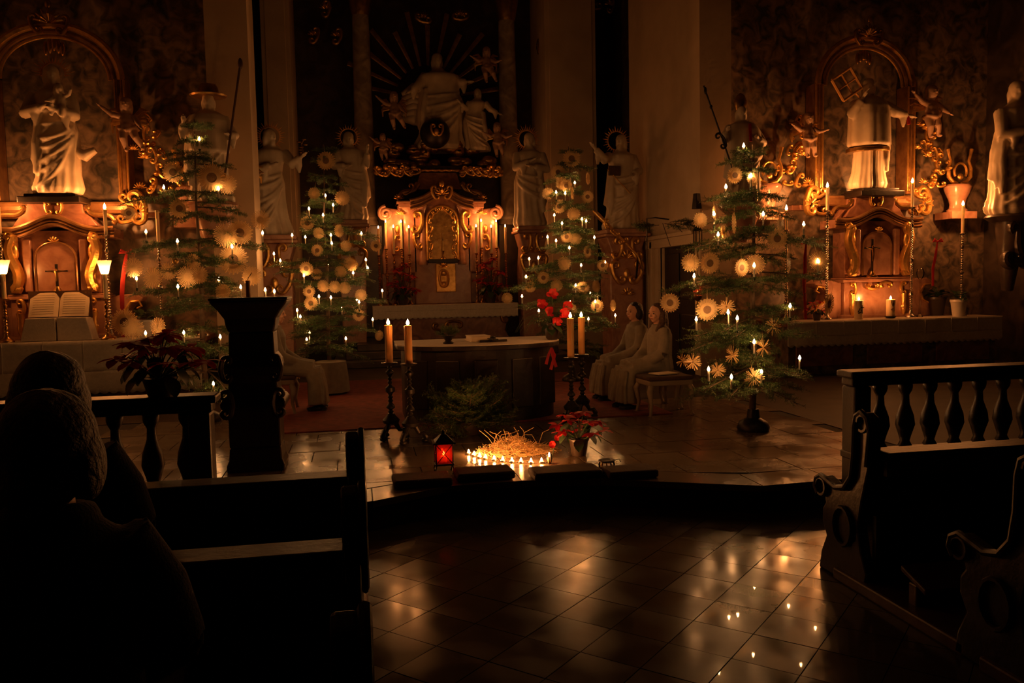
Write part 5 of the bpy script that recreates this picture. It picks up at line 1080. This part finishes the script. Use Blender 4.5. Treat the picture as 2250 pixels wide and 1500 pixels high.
# open book on the left altar
p = at(127, 700, 10.98); t = thing('open_book', p - Vector((0, .0, .0)), 'large open book with cream pages propped up on the left altar', 'book'); wd = .335; tl = math.radians(66)
for s in (-1, 1):
    vs = []; fs = []; nx, nz = 10, 6
    for lay in (0, .022):
        for j in range(nz + 1):
            for i in range(nx + 1):
                u = i / nx; d = .045 * math.sin(PI * u ** .7) + lay; hh = .32 * j / nz
                vs.append((p.x + s * (.004 + wd * u), p.y + hh * math.cos(tl) - d * math.sin(tl) + .04, p.z + .02 + hh * math.sin(tl) + .3 * d * math.cos(tl) * (1 if j else 1)))
    N1 = (nx + 1) * (nz + 1)
    for j in range(nz):
        for i in range(nx):
            a = j * (nx + 1) + i; fs += [(a, a + 1, a + nx + 2, a + nx + 1), (N1 + a, N1 + a + nx + 1, N1 + a + nx + 2, N1 + a + 1)]
    for i in range(nx): a = i; b2 = nz * (nx + 1) + i; fs += [(a, N1 + a, N1 + a + 1, a + 1), (b2, b2 + 1, N1 + b2 + 1, N1 + b2)]
    for j in range(nz): a = j * (nx + 1); e = a + nx; fs += [(a, a + nx + 1, N1 + a + nx + 1, N1 + a), (e, N1 + e, N1 + e + nx + 1, e + nx + 1)]
    m = MB(); m.add(vs, fs); m.build('page_block', 'paper', t)
    m = MB()
    for k in range(9):
        hh = .32 * (k + 1) / 10.5 + .01; P = []
        for i in range(9): u = .14 + .74 * i / 8; d = .045 * math.sin(PI * u ** .7) + .0235; P.append((p.x + s * (.004 + wd * u), p.y + hh * math.cos(tl) - d * math.sin(tl) + .04, p.z + .02 + hh * math.sin(tl) + .3 * d * math.cos(tl)))
        m.tube(P, .0016, 4)
    m.build('text_lines', 'print', t)
MB().box((p.x, p.y + .13, p.z + .17), (.72, .02, .34), 0).build('cover', 'brown_wood', t)
t = thing('book_rest', (p.x, p.y + .02, zl), 'cloth-covered book rest under the open book on the left altar', 'book stand')
for s in (-1, 1): MB().prism([(p.x + s * .008, p.z + .015), (p.x + s * .34, p.z + .01), (p.x + s * .41, zl + .002), (p.x + s * .01, zl + .002)], p.y - .08, p.y + .18).build('side_cover', 'white_cloth', t, smooth=False, bevel=.008)
# ------------------------------------------------------------------ carpet, credence table
o = MB().b2(-1.25, 3.2, 8.15, 12.4, CZ + .001, CZ + .013).build('carpet', 'carpet', smooth=False); tag(o, 'dull red carpet on the chancel floor behind the lectern', 'carpet')
g = ground(727, 868, CZ); t = thing('credence_table', g, 'small side table under a pale cloth behind the seated robed figure', 'table')
zt_ = at(727, 795, g.y).z - CZ; MB().box(g + Vector((0, .1, zt_ / 2 + .01)), (.26, .3, zt_ - .02), .1).build('frame', 'brown_wood', t)
m = MB(); m.lathe([(.24, .04), (.225, zt_ * .6), (.205, zt_), (.1, zt_ + .004)], 40, tuple(g + Vector((0, .1, .0))), 1, 1.1, lambda a, z: (1 + .05 * math.sin(11 * a) * (1 - z / zt_ if z < zt_ else 0)), .1); m.build('cloth', 'robe_cloth', t)
# ------------------------------------------------------------------ lectern
g = ground(562, 1038, CZ); k_ = mpp(g); t = thing('lectern', g, 'tall black silhouetted baroque lectern with flaring top, left of centre', 'lectern')
PROF = [(62, 1038), (62, 1024), (57, 1012), (55, 985), (55, 925), (60, 905), (69, 893), (70, 883), (62, 872), (53, 862), (52, 842), (58, 826), (61, 806), (58, 792), (49, 778), (48, 730), (53, 714), (55, 700), (66, 682), (78, 668), (82, 660)]
cut = [('foot', 0, 4), ('lower_shaft', 3, 9), ('upper_shaft', 8, 16), ('reading_desk', 15, 21)]
for nm, a, b in cut:
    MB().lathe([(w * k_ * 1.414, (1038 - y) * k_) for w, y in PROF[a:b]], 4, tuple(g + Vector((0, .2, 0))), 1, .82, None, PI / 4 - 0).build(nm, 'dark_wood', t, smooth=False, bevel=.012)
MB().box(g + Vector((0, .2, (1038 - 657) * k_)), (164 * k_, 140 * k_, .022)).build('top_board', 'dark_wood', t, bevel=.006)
for s in (-1, 1):
    m = MB(); cscroll(m, tuple(g + Vector((s * .20, -.01, (1038 - 885) * k_))), .13, 0, s, .13); cscroll(m, tuple(g + Vector((s * .17, -.02, (1038 - 808) * k_))), .12, 0, -s, .13); m.build('carved_scroll', 'dark_wood', t)
p = at(546, 655, g.y + .2); zc = g.z + (1038 - 657) * k_ + .011
o = candle((p.x, p.y, zc + .13), .13, .018, 'unlit candle with bent wick standing on the black lectern', mat='beeswax', lit=False)
MB().tube([(p.x, p.y, zc + .13), (p.x + .004, p.y, zc + .15), (p.x + .02, p.y, zc + .17), (p.x + .03, p.y, zc + .19)], .0025, 5).build('bent_wick', 'wick', o)
# ------------------------------------------------------------------ front screens with balusters
def screen(x0, x1, y, zt, label, endslope):
    t = thing('pew_screen', ((x0 + x1) / 2, y, 0), label, 'balustrade')
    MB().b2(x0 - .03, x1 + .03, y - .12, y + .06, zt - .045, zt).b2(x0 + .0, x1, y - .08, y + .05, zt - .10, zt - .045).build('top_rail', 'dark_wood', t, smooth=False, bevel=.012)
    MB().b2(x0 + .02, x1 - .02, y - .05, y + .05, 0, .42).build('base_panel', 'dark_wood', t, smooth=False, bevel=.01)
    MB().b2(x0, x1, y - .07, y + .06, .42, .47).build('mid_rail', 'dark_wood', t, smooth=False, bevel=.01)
    n = int((x1 - x0) / .19)
    me = MB().lathe([(.03, 0), (.045, .02), (.03, .05), (.04, .09), (.062, .16), (.055, .22), (.028, .30), (.024, .36), (.04, .39), (.045, .41), (.045, .44)], 14).mesh('baluster'); me.materials.append(MATS['dark_wood'])
    for i in range(n): obj('baluster', me, t, (x0 + .25 + (x1 - x0 - .4) * i / (n - 1) - (x0 + x1) / 2, 0, .465), sc=(1, 1, (zt - .10 - .465) / .44))
    for x in (x0 + .07, x1 - .07): MB().b2(x - .06, x + .06, y - .09, y + .06, 0, zt - .1).build('end_post', 'dark_wood', t, smooth=False, bevel=.015)
    return t
screen(at(1858, 815, 4.85).x, 6.6, 4.85, at(1958, 814, 4.73).z, 'dark front balustrade before the right pews', 0)
zls = at(240, 878, 4.73).z
screen(-4.6, at(470, 878, 4.85).x, 4.85, zls, 'dark front balustrade before the left pews', 0)
p = at(352, 880, 4.83); poinsettia((p.x, p.y, zls), .86, 'large dark poinsettia silhouetted on the left front balustrade', n=20, flat=.5, leaves=22, ph=.10)
# ------------------------------------------------------------------ pews
ENDP = [(-.02, 0), (-.05, .10), (.0, .2), (.03, .32), (.0, .46), (-.06, .66), (-.085, .84), (-.06, .90), (-.01, .925), (.03, .90), (.045, .84), (.05, .70), (.07, .58), (.13, .51), (.21, .49), (.29, .51), (.35, .525), (.395, .50), (.405, .455), (.38, .42), (.34, .41), (.33, .38), (.36, .34), (.36, .27), (.32, .2), (.37, .10), (.39, 0)]
def pew(xe, y, side, length, label, rail=.71):
    """xe: x of the aisle end; side -1 runs to the left, +1 to the right; the seat faces +y"""
    t = thing('pew', (xe + side * length / 2, y, 0), label, 'pew'); x2 = xe + side * length
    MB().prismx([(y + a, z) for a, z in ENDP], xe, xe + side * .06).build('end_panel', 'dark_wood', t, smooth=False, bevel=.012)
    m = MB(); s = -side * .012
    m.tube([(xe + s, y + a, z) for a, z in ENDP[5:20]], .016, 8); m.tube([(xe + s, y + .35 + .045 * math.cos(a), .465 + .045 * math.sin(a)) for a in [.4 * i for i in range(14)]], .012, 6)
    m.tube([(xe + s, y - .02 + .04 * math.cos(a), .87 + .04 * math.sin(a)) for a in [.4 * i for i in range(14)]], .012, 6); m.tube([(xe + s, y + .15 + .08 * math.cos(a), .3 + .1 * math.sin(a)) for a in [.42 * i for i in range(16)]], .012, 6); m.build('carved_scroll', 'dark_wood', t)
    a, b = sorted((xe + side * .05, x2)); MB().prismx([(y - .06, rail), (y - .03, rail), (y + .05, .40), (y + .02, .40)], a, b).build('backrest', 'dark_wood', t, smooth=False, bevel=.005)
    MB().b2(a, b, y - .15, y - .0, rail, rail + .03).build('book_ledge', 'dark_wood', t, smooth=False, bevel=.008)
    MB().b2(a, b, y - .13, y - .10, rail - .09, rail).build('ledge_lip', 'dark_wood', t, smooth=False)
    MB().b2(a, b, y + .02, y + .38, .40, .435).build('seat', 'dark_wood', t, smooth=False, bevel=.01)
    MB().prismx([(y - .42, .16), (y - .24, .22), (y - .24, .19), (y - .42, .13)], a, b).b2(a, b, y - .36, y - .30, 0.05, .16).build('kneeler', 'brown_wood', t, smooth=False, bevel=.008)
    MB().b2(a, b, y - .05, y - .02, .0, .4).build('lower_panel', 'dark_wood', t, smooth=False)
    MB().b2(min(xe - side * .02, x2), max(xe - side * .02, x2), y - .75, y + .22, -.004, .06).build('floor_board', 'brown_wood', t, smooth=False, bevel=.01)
    return t
for y, lab in ((1.74, 'nearest'), (2.86, 'second'), (3.93, 'third')): pew(-.02, y, -1, 4.2, f'dark wooden pew left of the aisle, {lab} from the viewer')
for y, lab in ((3.72, 'front'), (2.64, 'second')): pew(2.46 if lab == 'front' else 2.44, y, 1, 4.2, f'dark carved pew right of the aisle, {lab} row')
# ------------------------------------------------------------------ people
def seated(base, sc, face, label, hair, garment, hairmat='hair_brown', long_hair=False, robe=True, turn=0, nod=.05, skinvox=.009):
    t = thing('person', base, label, 'person'); 
    def put(me, name): return obj(name, me, t, (0, 0, 0), (0, 0, face), sc)
    m = MB(); m.lathe([(.13, .46), (.15, .52), (.125, .66), (.135, .80), (.15, .93), (.12, 1.0), (.06, 1.03)], 24, (0, .02, 0), 1.1, .72)
    m.tube([(0, .015, 1.0), (0, .0, 1.12)], [.062, .052], 12); head(m, (0, -.015, 1.205), .118, turn, nod, False, 0)
    for s in (-1, 1):
        m.tube([(s * .09, .02, .53), (s * .11, -.22, .53), (s * .115, -.42, .50)], [.085, .075, .058], 12); m.tube([(s * .115, -.42, .50), (s * .115, -.41, .28), (s * .115, -.40, .07)], [.058, .05, .036], 12)
        m.ell((s * .115, -.46, .045), (.045, .12, .04)); m.tube([(s * .16, .01, .97), (s * .215, -.02, .84), (s * .23, -.06, .71)], [.058, .048, .042], 10); m.tube([(s * .23, -.06, .71), (s * .17, -.18, .63), (s * .09, -.28, .595)], [.042, .036, .026], 10)
        hand(m, (s * .09, -.28, .595), (-s * .5, -.8, -.12), -s, .085)
    put(remesh(m, 'body', skinvox, 'skin', 1), 'body')
    m = MB(); m.lathe([(.19, .40), (.20, .52), (.175, .66), (.18, .80), (.185, .93), (.15, 1.01), (.085, 1.06), (.07, 1.075)], 32, (0, .025, 0), 1.12, .80, lambda a, z: 1 + (.035 * math.sin(9 * a) if z < .9 else 0))
    for s in (-1, 1):
        m.tube([(s * .15, .02, 1.0), (s * .225, -.01, .86), (s * .25, -.06, .71)], [.078, .076, .075], 12); m.tube([(s * .25, -.06, .71), (s * .185, -.17, .64), (s * .125, -.24, .61)], [.075, .072, .066], 12)
        m.tube([(s * .16, -.21, .60), (s * .17, -.20, .54)], [.06, .03], 10); m.tube([(s * .09, .02, .54), (s * .12, -.22, .55), (s * .12, -.44, .52)], [.12, .115, .10], 14)
        if robe:
            m.tube([(s * .12, -.43, .53), (s * .13, -.47, .36), (s * .14, -.48, .2), (s * .14, -.49, .10)], [.10, .105, .115, .125], 14)
            for k in range(4): x = s * (.05 + .055 * k); m.tube([(x, -.53, .50), (x * 1.1, -.57, .3), (x * 1.15, -.60 + .01 * k, .10)], [.02, .022, .026], 8)
        else: m.tube([(s * .12, -.43, .52), (s * .125, -.43, .3), (s * .12, -.42, .10)], [.085, .075, .07], 12)
    m.tube([(0, -.05, .55), (0, -.44, .54)], [.11, .09], 12)
    if robe: m.tube([(0, -.44, .50), (0, -.47, .3), (0, -.48, .1)], [.09, .1, .11], 12)
    m.tube([(.078 * math.cos(a), .02 + .075 * math.sin(a), 1.06 + .012 * math.sin(a)) for a in [2 * PI * i / 20 for i in range(21)]], .022 if robe else .034, 8)
    put(remesh(m, 'garment', .0115, garment, 1), 'robe' if robe else 'coat')
    m = MB(); rnd = random.Random(len(label)); R = Matrix.Rotation(turn, 3, 'Z') @ Matrix.Rotation(nod, 3, 'X'); c = Vector((0, -.015, 1.205))
    vol = hair
    m.ell(c + R @ Vector((0, .028, .03)), (.094 * vol, .108 * vol, .104 * vol), 24, 16, None, lambda a, f: 1 + .012 * math.sin(17 * a + 3 * f) + .02 * math.sin(3 * a - 4 * f))
    for s in (-1, 1):
        m.ell(c + R @ Vector((s * .078 * vol, .03, -.03)), (.035, .065 * vol, .085)); 
        if long_hair: m.tube([c + R @ Vector((s * .08, .03, .02)), c + R @ Vector((s * .095, .015, -.10)), c + Vector((s * .10, -.03, -.22)), c + Vector((s * .09, -.06, -.33))], [.04, .045, .04, .02], 10)
    if long_hair: m.tube([c + R @ Vector((0, .09, .0)), c + R @ Vector((0, .10, -.14)), c + Vector((0, .11, -.30))], [.08, .085, .05], 12)
    else: m.ell(c + R @ Vector((0, .075 * vol, -.06)), (.075 * vol, .045 * vol, .07))
    me = remesh(m, 'hair', .010, hairmat, 1); put(me, 'hair')
    hs = .118
    def feat(name, ps, r, mt):
        for q in ps:
            f = MB(); f.ell(c + R @ (Vector(q) * hs), Vector(r) * hs, 10, 6, R); w = f.mesh(name); w.materials.append(MATS[mt]); put(w, name)
    feat('eye', ((-.33, -.765, .04), (.33, -.765, .04)), (.13, .06, .06), 'wick'); feat('eyebrow', ((-.34, -.80, .25), (.34, -.80, .25)), (.19, .06, .035), hairmat); feat('lips', ((0, -.815, -.50),), (.22, .06, .05), 'lips')
    m = MB()
    for s in (-1, 1): m.ell((s * .115, -.47, .042), (.052, .135, .042)); m.b2(s * .115 - .045, s * .115 + .045, -.59, -.36, 0, .015)
    put(remesh(m, 'shoes', .012, 'shoe', 1), 'shoes'); return t
def stool(base, label, rz=0, sc=1.0, mat='robe_cloth', grp=None):
    t = thing('stool', base, label, 'stool', grp, rz); me = {}
    o = Vector(base)
    def P(m, name, mt, **k):
        q = m.mesh(name, k.get('smooth', True)); q.materials.append(MATS[mt]); w = obj(name, q, t, sc=sc)
        if k.get('bevel'): b = w.modifiers.new('bevel', 'BEVEL'); b.width = k['bevel']; b.segments = 2
    P(MB().b2(-.27, .27, -.22, .22, .36, .42), 'apron', 'stool_paint', smooth=False, bevel=.01); P(MB().b2(-.28, .28, -.23, .23, .42, .47), 'cushion', 'cushion', bevel=.02)
    for a in (-1, 1):
        for b in (-1, 1): P(MB().tube([(a * .23, b * .18, .38), (a * .27, b * .21, .30), (a * .24, b * .19, .14), (a * .26, b * .21, .02), (a * .28, b * .22, 0)], [.034, .036, .022, .018, .024], 10), 'leg', 'stool_paint')
    return t
S = .86
g1 = ground(1446, 893, CZ); g2 = ground(1408, 880, CZ)
stool(g1 - Vector((0, 0, 0)), 'stool under the long-haired altar server', PI / 2, S); stool(g2, 'stool under the short-haired altar server farther back', PI / 2, S)
seated(g1, S, -PI / 2 + .1, 'person with long hair in a cream robe, seated facing left, nearer the viewer', 1.0, 'robe_cloth', 'hair_brown', True, turn=.35)
seated(g2 + Vector((0, .18, 0)), S, -PI / 2 + .05, 'person with short dark hair in a cream robe, seated behind the long-haired one', 1.0, 'robe_cloth', 'hair_dark', False, turn=.3)
g = ground(1459, 908, CZ); stool(g, 'empty upholstered stool with papers, in front of the seated servers', .05, .88)
o = MB().box(g + Vector((.0, .0, .47 * .88 + .012)), (.26, .18, .012), .3).build('paper_sheets', 'paper', bevel=.002); tag(o, 'pale sheets of paper lying on the empty stool', 'paper')
g3 = ground(612, 905, CZ); stool(g3, 'stool of the robed person half hidden by the lectern', PI / 2, .92); seated(g3, .92, PI / 2, 'person in a pale robe seated behind the lectern, only lap and knees showing', 1.0, 'robe_cloth', 'hair_brown', False)
def congregant(px, ptop, Y, label, hair, hm, sc=1.0, garment='coat'):
    p = at(px, ptop, Y); seated(Vector((p.x, p.y, p.z - 1.345 * sc)), sc, PI, label, hair, garment, hm, False, False, skinvox=.012)
congregant(98, 868, 2.10, 'person in a dark coat with short greyish hair, seen from behind, nearest left', 1.2, 'hair_grey')
congregant(106, 785, 3.20, 'person with bushy dark hair seen from behind in the pew ahead', 1.28, 'hair_dark', garment='coat_dark')
# ------------------------------------------------------------------ gilded torch and garland bracket beside the right saint
p0, p1 = at(1303, 462, 13.0), at(1402, 562, 13.0); t = thing('gilded_torch', p1, 'slanting gilded torch staff in front of the saint by the pillar', 'torch')
MB().tube([p0.lerp(p1, q) for q in (0, .05, .12, .3, .32, .34, .7, 1)], [.012, .035, .045, .03, .045, .03, .024, .02], 10).build('shaft', 'gold', t)
m = MB()
for k in range(3): c = p0.lerp(p1, .3 + .18 * k); cscroll(m, c + Vector((0, -.02, 0)), .1, k, 1, .14)
m.build('leaf_ornament', 'gold', t); MB().tube([p1, p1 + Vector((.05, 0, -.14)), p1 + Vector((.12, .05, -.3))], [.03, .026, .012], 8).build('ribbon_end', 'old_gold', t); MB().tube([p1, at(1398, 610, 13.25)], .018, 8).build('socket', 'iron', t)
pb = at(1421, 690, 11.0); t = thing('garland_pole', (pb.x, pb.y, CZ), 'thin iron pole with a drooping fir garland beside the doorway', 'garland')
MB().tube([(pb.x, pb.y, CZ), at(1421, 480, 11.0), at(1440, 478, 11.0), at(1470, 482, 11.0)], .010, 6).lathe([(.14, 0), (.14, .02), (.03, .04)], 16, (pb.x, pb.y, CZ)).build('pole', 'iron', t)
for k in range(6):
    a = at(1436 + 12 * k, 488 + 3 * abs(k - 3) - 4 * (k == 0), 10.95); twig('twig', BR[.25][k % 2], t, tuple(a - Vector(t.location)), (random.uniform(-.5, .5), random.uniform(-.5, .2), (0 if k > 1 else PI) + random.uniform(-.4, .4)), 1.1)
for k in range(2): MB().tube([at(1456 + 26 * k, 490, 10.95), at(1473 + 26 * k, 540 - 30 * k, 10.95)], .005, 5).build('wire', 'iron', t)
